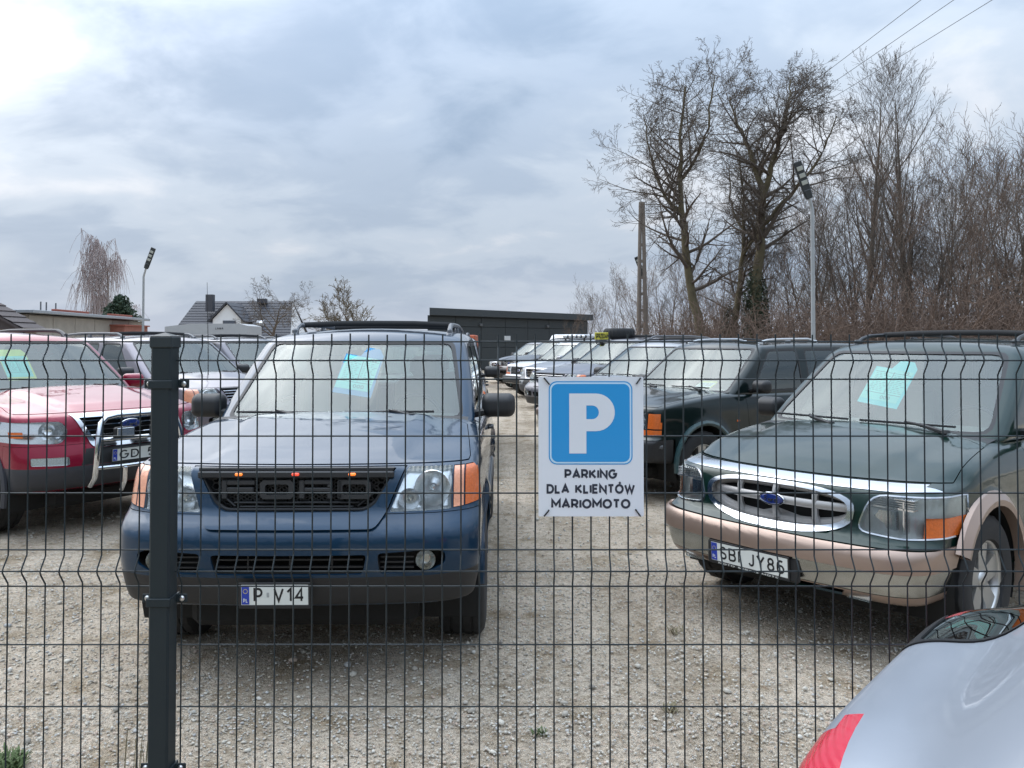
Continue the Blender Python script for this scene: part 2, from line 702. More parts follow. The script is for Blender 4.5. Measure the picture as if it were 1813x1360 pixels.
# ------------------------------------------------------------------ ground
def gravel_material(name, dark=1.0):
    m = bpy.data.materials.new(name)
    m.use_nodes = True
    nt = m.node_tree
    N, Lk = nt.nodes, nt.links
    b = N['Principled BSDF']
    b.inputs['Roughness'].default_value = 0.95
    b.inputs['Specular IOR Level'].default_value = 0.2
    tc = N.new('ShaderNodeTexCoord')

    def noise(sc, det, ro=0.6):
        n = N.new('ShaderNodeTexNoise')
        n.inputs['Scale'].default_value = sc
        n.inputs['Detail'].default_value = det
        n.inputs['Roughness'].default_value = ro
        Lk.new(tc.outputs['Object'], n.inputs['Vector'])
        return n

    def ramp(src, stops):
        r = N.new('ShaderNodeValToRGB')
        el = r.color_ramp.elements
        while len(el) < len(stops):
            el.new(.5)
        for e, (p, c) in zip(el, stops):
            e.position = p
            e.color = (*[x * dark for x in c], 1)
        Lk.new(src, r.inputs[0])
        return r.outputs[0]

    def mixc(f, a, bb, mode='MIX'):
        x = N.new('ShaderNodeMix')
        x.data_type = 'RGBA'
        x.blend_type = mode
        if isinstance(f, float):
            x.inputs[0].default_value = f
        else:
            Lk.new(f, x.inputs[0])
        for i, v in ((6, a), (7, bb)):
            if isinstance(v, tuple):
                x.inputs[i].default_value = (*v, 1)
            else:
                Lk.new(v, x.inputs[i])
        return x.outputs[2]

    vor = N.new('ShaderNodeTexVoronoi')
    vor.inputs['Scale'].default_value = 85
    Lk.new(tc.outputs['Object'], vor.inputs['Vector'])
    vor2 = N.new('ShaderNodeTexVoronoi')
    vor2.inputs['Scale'].default_value = 190
    Lk.new(tc.outputs['Object'], vor2.inputs['Vector'])
    sepc = N.new('ShaderNodeSeparateColor')
    Lk.new(vor.outputs['Color'], sepc.inputs[0])
    stone = ramp(sepc.outputs[0], [(0.0, (0.23, 0.195, 0.16)), (0.25, (0.44, 0.385, 0.33)), (0.6, (0.56, 0.50, 0.43)),
                                   (0.85, (0.63, 0.57, 0.50)), (1.0, (0.55, 0.41, 0.33))])
    fine = ramp(noise(220, 3).outputs['Fac'], [(0.3, (0.31, 0.265, 0.22)), (0.6, (0.59, 0.53, 0.46))])
    col = mixc(0.45, stone, fine)
    big = ramp(noise(0.9, 4).outputs['Fac'], [(0.35, (0.90, 0.87, 0.81)), (0.65, (1.14, 1.11, 1.05))])
    col = mixc(1.0, col, big, 'MULTIPLY')
    pat = ramp(noise(3.2, 5).outputs['Fac'], [(0.52, (1.0, 1.0, 1.0)), (0.70, (0.62, 0.57, 0.48))])
    col = mixc(1.0, col, pat, 'MULTIPLY')
    spk = ramp(noise(16, 6, .7).outputs['Fac'], [(0.36, (0.68, 0.65, 0.60)), (0.50, (1.0, 1.0, 1.0))])
    col = mixc(1.0, col, spk, 'MULTIPLY')
    # faint wheel tracks running into the lot
    mp = N.new('ShaderNodeMapping')
    mp.inputs['Scale'].default_value = (1.5, .10, 1)
    Lk.new(tc.outputs['Object'], mp.inputs[0])
    tn = N.new('ShaderNodeTexNoise')
    tn.inputs['Scale'].default_value = 1.6
    tn.inputs['Detail'].default_value = 3
    Lk.new(mp.outputs[0], tn.inputs['Vector'])
    trk = ramp(tn.outputs['Fac'], [(0.40, (0.88, 0.86, 0.82)), (0.55, (1.06, 1.05, 1.03))])
    col = mixc(1.0, col, trk, 'MULTIPLY')
    Lk.new(col, b.inputs['Base Color'])
    h = N.new('ShaderNodeMath')
    h.operation = 'ADD'
    Lk.new(vor.outputs['Distance'], h.inputs[0])
    Lk.new(vor2.outputs['Distance'], h.inputs[1])
    bp = N.new('ShaderNodeBump')
    bp.invert = True
    bp.inputs['Strength'].default_value = 0.9
    bp.inputs['Distance'].default_value = 0.012
    Lk.new(h.outputs[0], bp.inputs['Height'])
    Lk.new(bp.outputs[0], b.inputs['Normal'])
    return m


M_GRAVEL = gravel_material('gravel')


def build_ground():
    xs = np.unique(np.concatenate([np.linspace(-600, -12, 12), np.linspace(-12, 12, 161), np.linspace(12, 600, 12)]))
    ys = np.unique(np.concatenate([np.linspace(-60, -1, 6), np.linspace(-1, 20, 141), np.linspace(20, 900, 16)]))
    X, Y = np.meshgrid(xs, ys)
    rng = np.random.RandomState(3)
    Z = np.zeros_like(X)
    for _ in range(26):
        fx, fy = rng.uniform(-3.5, 3.5, 2)
        Z += rng.uniform(.3, 1) * np.sin(X * fx + Y * fy + rng.uniform(0, 7)) / 26
    fade = sstep(1 - np.abs(X) / 12) * sstep(1 - np.abs(Y - 9) / 12)
    Z = Z * 0.035 * fade - 0.012
    nx = len(xs)
    v = np.stack([X, Y, Z], -1).reshape(-1, 3)
    f = [(j * nx + i, j * nx + i + 1, (j + 1) * nx + i + 1, (j + 1) * nx + i)
         for j in range(len(ys) - 1) for i in range(nx - 1)]
    me = bpy.data.meshes.new('ground')
    me.from_pydata(v.tolist(), [], f)
    me.polygons.foreach_set('use_smooth', [True] * len(f))
    tag(link('ground', me, M_GRAVEL), kind='structure')
    # added grassy bank behind the camera, out of view, to darken car-front reflections
    bx = np.linspace(-70, 70, 57)
    prof = [(-9.0, -.02), (-11, .7), (-13.5, 2.6), (-16, 4.3), (-20, 5.2), (-32, 5.4)]
    rb = np.random.RandomState(2)
    bv = [(x, y + rb.uniform(-.4, .4), z * rb.uniform(.85, 1.15)) for x in bx for y, z in prof]
    m_ = len(prof)
    bk = MB().add(bv, [(i * m_ + j, (i + 1) * m_ + j, (i + 1) * m_ + j + 1, i * m_ + j + 1) for i in range(len(bx) - 1) for j in range(m_ - 1)], True)
    tag(bk.build('embankment', mat('bank_grass', (0.075, 0.080, 0.045), .95, var=.5, vscale=1.5, bump=.6, bscale=9), sharp=0), kind='structure')
    verge = MB()
    verge.add([(11.5, 18, .02), (60, 14, .02), (90, 140, .02), (7.5, 140, .02), (9.0, 40, .02)], [(0, 1, 2, 3, 4)])
    tag(verge.build('leaf_litter_verge', mat('leaf_litter', (0.10, 0.075, 0.05), .95, var=.5, vscale=3, bump=.8, bscale=25)),
        kind='structure')


build_ground()


def stone_material():
    m = bpy.data.materials.new('loose_stone')
    m.use_nodes = True
    nt = m.node_tree
    b = nt.nodes['Principled BSDF']
    b.inputs['Roughness'].default_value = 0.9
    b.inputs['Specular IOR Level'].default_value = 0.25
    at = nt.nodes.new('ShaderNodeAttribute')
    at.attribute_name = 'tint'
    tc = nt.nodes.new('ShaderNodeTexCoord')
    n = nt.nodes.new('ShaderNodeTexNoise')
    n.inputs['Scale'].default_value = 90
    n.inputs['Detail'].default_value = 4
    nt.links.new(tc.outputs['Object'], n.inputs['Vector'])
    mr = nt.nodes.new('ShaderNodeMapRange')
    mr.inputs['To Min'].default_value = 0.72
    mr.inputs['To Max'].default_value = 1.2
    nt.links.new(n.outputs['Fac'], mr.inputs['Value'])
    mx = nt.nodes.new('ShaderNodeMix')
    mx.data_type = 'RGBA'
    mx.blend_type = 'MULTIPLY'
    mx.inputs[0].default_value = 1
    nt.links.new(at.outputs['Color'], mx.inputs[6])
    nt.links.new(mr.outputs[0], mx.inputs[7])
    nt.links.new(mx.outputs[2], b.inputs['Base Color'])
    return m


def scatter_stones():
    """Loose gravel lying on the ground in front of and between the cars."""
    rng = np.random.RandomState(11)
    ico = np.array([(0, 0, 1), (.9, 0, .35), (.28, .86, .3), (-.73, .53, .4), (-.7, -.55, .25), (.3, -.83, .42),
                    (.6, .45, -.4), (-.3, .8, -.4), (-.8, 0, -.35), (-.2, -.8, -.4), (.65, -.5, -.4), (0, 0, -.7)], float)
    fc = np.array([(0, 1, 2), (0, 2, 3), (0, 3, 4), (0, 4, 5), (0, 5, 1), (1, 6, 2), (2, 7, 3), (3, 8, 4), (4, 9, 5),
                   (5, 10, 1), (6, 7, 2), (7, 8, 3), (8, 9, 4), (9, 10, 5), (10, 6, 1)])
    P, S = [], []

    def zone(x0, x1, y0, y1, n, s0, s1, pw=2.2):
        p = np.stack([rng.uniform(x0, x1, n), rng.uniform(y0, y1, n)], -1)
        P.append(p)
        S.append(s0 + (s1 - s0) * rng.uniform(0, 1, n) ** pw)
    zone(-2.4, 2.4, 2.0, 3.6, 17000, .003, .0085)
    zone(-4.0, 4.0, 3.4, 6.0, 22000, .004, .010)
    zone(-5.0, 5.0, 5.8, 12.0, 11000, .005, .013)
    zone(-3.0, 3.0, 2.0, 4.6, 190, .010, .024, 2.6)
    zone(-4.5, 4.5, 3.4, 10.0, 240, .010, .026, 2.6)
    p = np.concatenate(P)
    s = np.concatenate(S)
    n = len(p)
    ang = rng.uniform(0, 6.28, n)
    sc = np.stack([s * rng.uniform(.8, 1.35, n), s * rng.uniform(.7, 1.1, n), s * rng.uniform(.35, .75, n)], -1)
    jit = 1 + rng.uniform(-.22, .22, (n, 12, 1))
    v = ico[None] * jit * sc[:, None, :]
    c, si = np.cos(ang)[:, None], np.sin(ang)[:, None]
    x = v[..., 0] * c - v[..., 1] * si + p[:, None, 0]
    y = v[..., 0] * si + v[..., 1] * c + p[:, None, 1]
    z = v[..., 2] + (sc[:, 2] * .25)[:, None] - .006
    V = np.stack([x, y, z], -1).reshape(-1, 3)
    Fa = (fc[None] + (np.arange(n) * 12)[:, None, None]).reshape(-1, 3)
    me = bpy.data.meshes.new('loose_gravel')
    me.vertices.add(len(V))
    me.vertices.foreach_set('co', V.ravel())
    me.loops.add(Fa.size)
    me.loops.foreach_set('vertex_index', Fa.ravel())
    me.polygons.add(len(Fa))
    me.polygons.foreach_set('loop_start', np.arange(0, Fa.size, 3))
    me.update(calc_edges=True)
    pal = np.array([(.60, .56, .48), (.52, .48, .41), (.44, .40, .34), (.60, .57, .51), (.53, .42, .34), (.32, .29, .25),
                    (.50, .49, .47), (.60, .51, .40)])
    tint = pal[rng.choice(len(pal), n, p=[.24, .2, .14, .14, .08, .06, .08, .06])] * rng.uniform(.72, 1.0, (n, 1))
    ca = me.color_attributes.new('tint', 'FLOAT_COLOR', 'POINT')
    ca.data.foreach_set('color', np.concatenate([np.repeat(tint, 12, 0), np.ones((n * 12, 1))], 1).ravel())
    tag(link('loose_gravel', me, stone_material()), 'loose pale grey and beige crushed stones scattered over the gravel lot', 'gravel', kind='stuff')


scatter_stones()


def weeds():
    rng = random.Random(5)
    m = mat('weed_green', (0.075, 0.11, 0.035), .8, var=.3)
    md = mat('dry_grass', (0.20, 0.17, 0.10), .9, var=.3)

    def clump(name, label, cat, x, y, n, r, h, material, wide):
        t = thing(name, label, cat, (x, y, -.01), 0)
        b = MB()
        for _ in range(n):
            a, q = rng.uniform(0, 6.28), r * rng.uniform(0, 1) ** .6
            bx, by = q * math.cos(a), q * math.sin(a)
            d = rng.uniform(0, 6.28)
            hh = h * rng.uniform(.5, 1.1)
            lx, ly = math.cos(d) * hh * wide, math.sin(d) * hh * wide
            w = min(hh, .06) * rng.uniform(.05, .12) * (.4 if wide < .5 else 1) + .001
            nx_, ny_ = -math.sin(d) * w, math.cos(d) * w
            b.add([(bx - nx_, by - ny_, 0), (bx + nx_, by + ny_, 0), (bx + lx * .6 + nx_, by + ly * .6 + ny_, hh * .75),
                   (bx + lx * .6 - nx_, by + ly * .6 - ny_, hh * .75), (bx + lx, by + ly, hh)],
                  [(0, 1, 2, 3), (3, 2, 4)])
        b.build('leaves', material, t)
    clump('weed', 'low green weed cushion at the lower left edge', 'plant', -2.0, 3.12, 260, .09, .05, m, 1.0)
    clump('dry_grass_tuft', 'dry grass tuft on the gravel below the parking sign', 'plant', .72, 3.62, 30, .035, .04, md, 1.0)
    clump('dry_grass_tuft', 'sparse tall dry grass stalks just left of the fence post', 'plant', -1.42, 3.0, 9, .05, .26, md, .12)
    clump('dry_grass_tuft', 'small dark grass tuft beside the near green car bumper', 'plant', .95, 4.6, 26, .05, .035, md, 1.2)
    clump('weed', 'tiny green sprout between the blue car and the sign', 'plant', .12, 3.4, 24, .03, .03, m, 1.1)


weeds()

# ------------------------------------------------------------------ fence
M_FENCE = mat('fence_coating', (0.014, 0.022, 0.026), .5, var=.12, vscale=14, spec=.35)
M_BOLT = mat('zinc_bolt', (0.62, 0.62, 0.62), .3, 1.0)
FENCE_Y = 2.28
PXM = F_PX / FENCE_Y


def fz(ypx):
    return CAM_H + (607 - ypx) / PXM


ROWS = [605, 638, 671.5, 772, 872.5, 972, 1005.5, 1036, 1138, 1246, 1356, 1457, 1490, 1522, 1622]
PEAKS = {1, 6, 12}


def fence_panel(x0, x1, label, first):
    t = thing('mesh_fence_panel', label, 'fence', (0, FENCE_Y, 0), 0, 'welded mesh fence panels')
    rowz = [fz(y) for y in ROWS]
    depth = [-.026 if i in PEAKS else 0.0 for i in range(len(ROWS))]
    prof = []
    for i in range(len(rowz)):
        prof.append((depth[i], rowz[i]))
    # bends start a little inside the straight rows
    path = [(0.0, rowz[0] + .022)]
    for i, (d, z) in enumerate(prof):
        if i in PEAKS:
            path += [(d * .0, z + .040), (d * .82, z + .010), (d, z), (d * .82, z - .010), (d * .0, z - .040)]
        else:
            path.append((d, z))
    path.append((0, .02))
    path = sorted(set(path), key=lambda p: -p[1])
    base = MB().tube([(0, d, z) for d, z in path], .0023, 6).mesh('vertical_wire')
    n = int(round((x1 - x0) / .0535))
    rng = random.Random(int(x0 * 100))
    for i in range(n + 1):
        w = link('vertical_wire', base, M_FENCE, t)
        w.location = (x0 + (x1 - x0) * i / n, 0, rng.uniform(-.002, .002))
    row = MB().tube([(x0 - .012, 0, 0), ((x0 + x1) / 2, 0, 0), (x1 + .012, 0, 0)], .0023, 6).mesh('horizontal_wire')
    for i, z in enumerate(rowz):
        w = link('horizontal_wire', row, M_FENCE, t)
        w.location = (0, depth[i] + .0052, z)
    return t


POST_X = -.986
fence_panel(POST_X + .040, POST_X + 2.545, 'long dark green mesh fence panel right of the post, carrying the parking sign', True)
fence_panel(POST_X - 2.545, POST_X - .030, 'dark green mesh fence panel left of the post, before the red car', False)


def fence_post():
    t = thing('fence_post', 'square dark green steel fence post with cap between the two mesh panels', 'post', (POST_X, FENCE_Y - .03, 0), R(0))
    w = .058
    top = fz(595)
    MB().box((0, 0, (top - .03) / 2), (w, .06, top - .03), bev=.006).build('shaft', M_FENCE, t)
    cap = MB()
    cap.box((0, 0, top - .018), (w + .006, .066, .034), bev=.004)
    h = (w + .004) / 2
    cap.add([(-h, -.032, top - .001), (h, -.032, top - .001), (h, .032, top - .001), (-h, .032, top - .001), (0, 0, top + .010)],
            [(0, 1, 4), (1, 2, 4), (2, 3, 4), (3, 0, 4)])
    cap.build('cap', mat('post_cap', (0.016, 0.024, 0.028), .5, var=.1), t)
    for ypx in (679, 1052, 1344):
        z = fz(ypx)
        c = MB()
        c.box((0, -.031, z), (w + .010, .006, .024), bev=.002)
        for s in (-1, 1):
            c.box((s * (w / 2 + .003), .0, z), (.005, .062, .024))
            c.box((s * (w / 2 + .019), -.0 + .012, z), (.032, .004, .024), bev=.0015)
        k = c.build('clamp', M_FENCE, t)
        for s in (-1, 1):
            b = MB().lathe([(0, -.0075), (.005, -.007), (.008, -.004), (.0085, 0)], 12,
                           Matrix.Translation((s * (w / 2 + .020), .012, z)) @ Matrix.Rotation(R(90), 4, 'Z'))
            b.build('bolt', M_BOLT, k)


fence_post()


def parking_sign():
    yb = FENCE_Y - .010
    x0, x1 = (953 - 906.5) / PXM, (1137.5 - 906.5) / PXM
    z1, z0 = fz(667), fz(911)
    cx, cz = (x0 + x1) / 2, (z0 + z1) / 2
    W, H = x1 - x0, z1 - z0
    t = thing('parking_sign', 'white parking sign with blue P square tied to the mesh fence', 'sign', (cx, yb, cz))
    white = mat('sign_white', (0.72, 0.745, 0.78), .35, coat=.2, var=.03, vscale=5)
    MB().prism(rrect(0, 0, W, H, .004), 0, -.003).build('board', white, t)
    blue = mat('sign_blue', (0.016, 0.29, 0.64), .35, coat=.2)
    rim = mat('sign_rim', (0.55, 0.74, 0.86), .35)
    k = 1 / PXM

    def zz(ypx):
        return fz(ypx) - cz
    sq = (zz(675) + zz(820)) / 2
    sx = (1044.5 - 906.5) / PXM - cx
    # print layers are thin vinyl, each a fraction of a millimetre proud
    MB().prism(rrect(sx, sq, 147 * k, 146 * k, 14 * k), -.0032, -.0036).build('blue_edge', blue, t)
    MB().prism(rrect(sx, sq, 143 * k, 142 * k, 12.5 * k), -.0037, -.0041).build('pale_line', rim, t)
    MB().prism(rrect(sx, sq, 137.5 * k, 136.5 * k, 11 * k), -.0042, -.0046).build('blue_square', blue, t)
    # letter P drawn as a solid outline
    X0, X1, Xs = (1007 - 906.5) / PXM - cx, (1087 - 906.5) / PXM - cx, (1037 - 906.5) / PXM - cx
    zt, zm, zb = zz(696), zz(762), zz(801)
    ro = (zt - zm) / 2
    outer = [(X1 - ro + ro * math.sin(R(a)), (zt + zm) / 2 + ro * math.cos(R(a))) for a in range(0, 181, 12)]
    it, ib = zz(717), zz(741)
    ri = (it - ib) / 2
    inner = [((1059 - 906.5) / PXM - cx - ri + ri * math.sin(R(a)), (it + ib) / 2 + ri * math.cos(R(a))) for a in range(0, 181, 12)]
    b = MB()
    y0, y1 = -.0047, -.0051
    n = len(outer)
    ob, ib_ = [(Xs, zt)] + outer + [(Xs, zm)], [(Xs, it)] + inner + [(Xs, ib)]
    vs_ = [(p[0], y1, p[1]) for p in ob] + [(p[0], y1, p[1]) for p in ib_]
    m = len(ob)
    b.add(vs_, [(i, i + 1, m + i + 1, m + i) for i in range(m - 1)])
    b.add([(X0, y1, zt), (Xs, y1, zt), (Xs, y1, zb), (X0, y1, zb)], [(0, 1, 2, 3)])
    b.build('letter_p', white, t)
    ink = mat('sign_ink', (0.022, 0.028, 0.045), .5)
    for s, y, wpx in (('PARKING', 837, 92), ('DLA KLIENTÓW', 863, 155), ('MARIOMOTO', 889, 139)):
        letters(t, s, 17 * k, 0.235, (sx, -.0037, zz(y)), ink, wpx * k, .06)
    tie = mat('cable_tie', (0.012, 0.012, 0.013), .5)
    for (a, bb) in (((963, 669), (972, 680)), ((1132, 669), (1125, 679)), ((963, 910), (971, 900)), ((1131, 910), (1123, 899))):
        pa = ((a[0] - 906.5) / PXM - cx, -.007, zz(a[1]))
        pb = ((bb[0] - 906.5) / PXM - cx, -.007, zz(bb[1]))
        MB().tube([(pa[0], .012, pa[2]), pa, pb, (pb[0], .004, pb[2])], .0022, 6).build('cable_tie', tie, t)


parking_sign()
# ------------------------------------------------------------------ car building kit
def edge_axis(lo, hi, r, mids, k=4):
    """Grid positions along one axis: fine in the rounded edge zones, given spacing points between."""
    z = [r * (1 - math.tan(R(45) * i / k)) for i in range(k, -1, -1)]
    pts = [lo + t for t in z] + [hi - t for t in z]
    pts += [m for m in mids if lo + r * 1.05 < m < hi - r * 1.05]
    return np.array(sorted(pts))


def rbox(A, B, C, rad, am, bmid, cm):
    """Rounded box surface grid (raw coordinates a in [-A, A], b in [0, B], c in [0, C])."""
    ra, rb, rc = rad
    ax = edge_axis(-A, A, ra, am)
    bx_ = edge_axis(0, B, rb, bmid)
    cx = edge_axis(0, C, rc, cm)
    na, nb, nc = len(ax), len(bx_), len(cx)
    idx, P, Fs = {}, [], []

    def vid(i, j, k):
        q = (i, j, k)
        if q not in idx:
            idx[q] = len(P)
            P.append((ax[i], bx_[j], cx[k]))
        return idx[q]
    for j in range(nb - 1):
        for i in range(na - 1):
            Fs.append((vid(i, j, nc - 1), vid(i + 1, j, nc - 1), vid(i + 1, j + 1, nc - 1), vid(i, j + 1, nc - 1)))
            Fs.append((vid(i, j, 0), vid(i, j + 1, 0), vid(i + 1, j + 1, 0), vid(i + 1, j, 0)))
        for k in range(nc - 1):
            Fs.append((vid(0, j, k), vid(0, j, k + 1), vid(0, j + 1, k + 1), vid(0, j + 1, k)))
            Fs.append((vid(na - 1, j, k), vid(na - 1, j + 1, k), vid(na - 1, j + 1, k + 1), vid(na - 1, j, k + 1)))
    for i in range(na - 1):
        for k in range(nc - 1):
            Fs.append((vid(i, 0, k), vid(i + 1, 0, k), vid(i + 1, 0, k + 1), vid(i, 0, k + 1)))
            Fs.append((vid(i, nb - 1, k), vid(i, nb - 1, k + 1), vid(i + 1, nb - 1, k + 1), vid(i + 1, nb - 1, k)))
    P = np.array(P)
    rv = np.array(rad)
    s = P / rv
    lo = np.array([-A, 0, 0]) / rv + 1
    hi = np.array([A, B, C]) / rv - 1
    inner = np.clip(s, lo, hi)
    d = s - inner
    ln = np.linalg.norm(d, axis=1, keepdims=True)
    s = inner + d / np.maximum(ln, 1e-9)
    return s * rv, Fs


def bm_from(P, Fs):
    me = bpy.data.meshes.new('tmp')
    me.from_pydata(P.tolist(), [], Fs)
    bm = bmesh.new()
    bm.from_mesh(me)
    bpy.data.meshes.remove(me)
    bm.normal_update()
    return bm


AXV = {'y': (Vector((1, 0, 0)), Vector((0, 0, 1))), 'x': (Vector((0, 1, 0)), Vector((0, 0, 1))),
       'z': (Vector((1, 0, 0)), Vector((0, 1, 0)))}


def poly_planes(poly, axis):
    u, w = AXV[axis]
    ar = sum(poly[i][0] * poly[(i + 1) % len(poly)][1] - poly[(i + 1) % len(poly)][0] * poly[i][1] for i in range(len(poly)))
    if ar < 0:
        poly = poly[::-1]
    out = []
    for i in range(len(poly)):
        p, q = poly[i], poly[(i + 1) % len(poly)]
        dx, dz = q[0] - p[0], q[1] - p[1]
        if dx * dx + dz * dz < 1e-10:
            continue
        out.append((u * p[0] + w * p[1], (u * dz - w * dx).normalized()))
    return out


def cut(bm, poly=None, axis='y', cond=None, extra=()):
    """Cuts the outline of a convex region into the surface; returns the faces inside it."""
    planes = (poly_planes(poly, axis) if poly else []) + [(Vector(c), Vector(n).normalized()) for c, n in extra]
    faces = []
    if poly:
        i0, i1 = {'y': (0, 2), 'x': (1, 2), 'z': (0, 1)}[axis]
        m = .14
        lo0, hi0 = min(p[0] for p in poly) - m, max(p[0] for p in poly) + m
        lo1, hi1 = min(p[1] for p in poly) - m, max(p[1] for p in poly) + m
    for f in bm.faces:
        c = f.calc_center_median()
        if poly and not (lo0 < c[i0] < hi0 and lo1 < c[i1] < hi1) and len(f.verts) < 9:
            continue
        if cond is None or cond(c, f.normal):
            faces.append(f)
    for co, no in planes:
        ins, st = [], []
        k = co.dot(no)
        for f in faces:
            ds = [v.co.dot(no) - k for v in f.verts]
            if max(ds) <= 1e-5:
                ins.append(f)
            elif min(ds) < -1e-5:
                st.append(f)
        if st:
            geom = set(st)
            for f in st:
                geom.update(f.edges)
                geom.update(f.verts)
            ret = bmesh.ops.bisect_plane(bm, geom=list(geom), dist=1e-5, plane_co=co, plane_no=no)
            for g in ret['geom']:
                if isinstance(g, bmesh.types.BMFace) and g.is_valid and g.calc_center_median().dot(no) - k < 0:
                    ins.append(g)
        faces = list(dict.fromkeys(ins))
    bm.normal_update()
    return faces


def dup_faces(faces):
    nb = bmesh.new()
    vm = {}
    for f in faces:
        vs_ = []
        for v in f.verts:
            if v not in vm:
                vm[v] = nb.verts.new(v.co)
            vs_.append(vm[v])
        try:
            nb.faces.new(vs_)
        except ValueError:
            pass
    nb.normal_update()
    return nb


def take(bm, faces):
    nb = dup_faces(faces)
    if faces:
        bmesh.ops.delete(bm, geom=faces, context='FACES')
    return nb


def boundary(bm):
    return [e for e in bm.edges if e.is_boundary]


def panel(bm, poly, axis, cond, extra=(), t=.0045):
    """Takes a panel out of a surface, leaving a clean shut line of width t round it."""
    nb = take(bm, cut(bm, poly, axis, cond, extra))
    planes = (poly_planes(poly, axis) if poly else []) + [(Vector(c), Vector(n).normalized()) for c, n in extra]
    keep = set(cut(nb, None, axis, None, [(co - no * t, no) for co, no in planes]))
    bmesh.ops.delete(nb, geom=[f for f in nb.faces if f not in keep], context='FACES')
    nb.normal_update()
    return nb


def flange(bm, depth=.012, vec=None, only=None):
    """Turns a panel's edges inward so it reads as sheet with thickness."""
    bm.normal_update()
    ed = [e for e in boundary(bm) if only is None or only((e.verts[0].co + e.verts[1].co) / 2)]
    if not ed:
        return []
    r = bmesh.ops.extrude_edge_only(bm, edges=ed)
    new = {g for g in r['geom'] if isinstance(g, bmesh.types.BMVert)}
    nrm = {}
    for v in new:
        for e in v.link_edges:
            o = e.other_vert(v)
            if o not in new:
                nrm[v] = o.normal.copy()
    for v in new:
        v.co += Vector(vec) if vec is not None else -nrm.get(v, Vector((0, 0, 0))) * depth
    bm.normal_update()
    return list(new)


def bucket(faces_bm, vec):
    """Recess behind an opening: walls running inward along vec and a closing back."""
    bm = faces_bm
    front = bm.faces[:]
    ed = boundary(bm)
    r = bmesh.ops.extrude_edge_only(bm, edges=ed)
    nv = [g for g in r['geom'] if isinstance(g, bmesh.types.BMVert)]
    ne = [g for g in r['geom'] if isinstance(g, bmesh.types.BMEdge) and g.verts[0] in nv and g.verts[1] in nv]
    for v in nv:
        v.co += Vector(vec)
    try:
        bmesh.ops.contextual_create(bm, geom=ne)
    except Exception:
        pass
    bmesh.ops.delete(bm, geom=front, context='FACES')
    bm.normal_update()
    return bm


def move(bm, vec):
    bmesh.ops.translate(bm, verts=bm.verts[:], vec=vec)
    return bm


def trap(wb, wt, z0, z1, r, n=3, cx=0.0, bowz=0.0):
    """Rounded trapezoid (convex) in 2D; wb and wt are half widths at the bottom and the top."""
    cor = [(-wb, z0), (wb, z0), (wt, z1), (-wt, z1)]
    return [(p[0] + cx, p[1]) for p in round_poly(cor, r, n)]


def round_poly(cor, r, n=3):
    pts = []
    m = len(cor)
    rs = r if isinstance(r, (list, tuple)) else [r] * m
    for i in range(m):
        p, a, b = Vector(cor[i]), Vector(cor[i - 1]), Vector(cor[(i + 1) % m])
        rr = rs[i]
        if rr <= 0:
            pts.append(tuple(p))
            continue
        ua, ub = (a - p).normalized(), (b - p).normalized()
        p0, p1 = p + ua * rr, p + ub * rr
        for k in range(n + 1):
            t = k / n
            q = p0 * (1 - t) ** 2 + p * 2 * t * (1 - t) + p1 * t * t
            pts.append((q.x, q.y))
    return pts


def mirx(poly, s):
    return [(p[0] * s, p[1]) for p in poly]


def circle(cx, cz, r, n=20, rz=None):
    rz = rz or r
    return [(cx + r * math.cos(2 * math.pi * k / n), cz + rz * math.sin(2 * math.pi * k / n)) for k in range(n)]


M_BLACK = mat('black_plastic', (0.018, 0.018, 0.019), .55, var=.2, vscale=9)
M_RUBBER = mat('rubber', (0.017, 0.017, 0.018), .75, var=.25, vscale=20)
M_VOID = mat('engine_bay', (0.006, 0.006, 0.006), .9)
M_CHROME = mat('chrome', (0.72, 0.74, 0.77), .12, 1.0, var=.04)
M_DULLCHROME = mat('weathered_chrome', (0.46, 0.47, 0.45), .24, 1.0, var=.18, vscale=7)
M_REFLECTOR = mat('lamp_reflector', (0.86, 0.87, 0.88), .22, .9, var=.06, vscale=30)
M_OLDREFLECTOR = mat('dull_reflector', (0.62, 0.64, 0.63), .35, .35, var=.2, vscale=18)
M_LENS = glass('lamp_lens', (0.94, 0.96, 0.96), 1.0, .03, .03, ribs=14)
M_LENSCLEAR = glass('clear_lens', (0.95, 0.96, 0.97), 1.0, .03, .02)
M_AMBER = mat('amber_lens', (0.62, 0.13, 0.02), .22, coat=.5, var=.35, vscale=60, bump=.3, bscale=120)
M_RED = mat('red_lens', (0.50, 0.006, 0.022), .2, coat=.45, var=.12, vscale=30, bump=.15, bscale=150)
M_GLASS = glass('window_glass', (0.70, 0.82, 0.78), 1.3, .03)
M_SIDEGLASS = glass('tinted_side_glass', (0.22, 0.26, 0.25), 1.5, .05)
M_TRIM = mat('grey_trim', (0.09, 0.095, 0.10), .5, var=.15)
M_SEAT = mat('seat_cloth', (0.30, 0.29, 0.265), .9, var=.15, vscale=20)
M_DASH = mat('dashboard', (0.20, 0.20, 0.19), .7, var=.1)
M_FLOOR = mat('cabin_floor', (0.03, 0.03, 0.03), .9)
M_ALLOY = mat('alloy_rim', (0.52, 0.52, 0.51), .35, .85, var=.12, vscale=9)
M_PLATE = mat('plate_white', (0.70, 0.72, 0.68), .4, var=.04)
M_PLATEBLUE = mat('plate_blue', (0.02, 0.05, 0.38), .4)
M_INK = mat('plate_ink', (0.012, 0.012, 0.014), .5)
M_UNDER = mat('underbody', (0.012, 0.012, 0.012), .85)


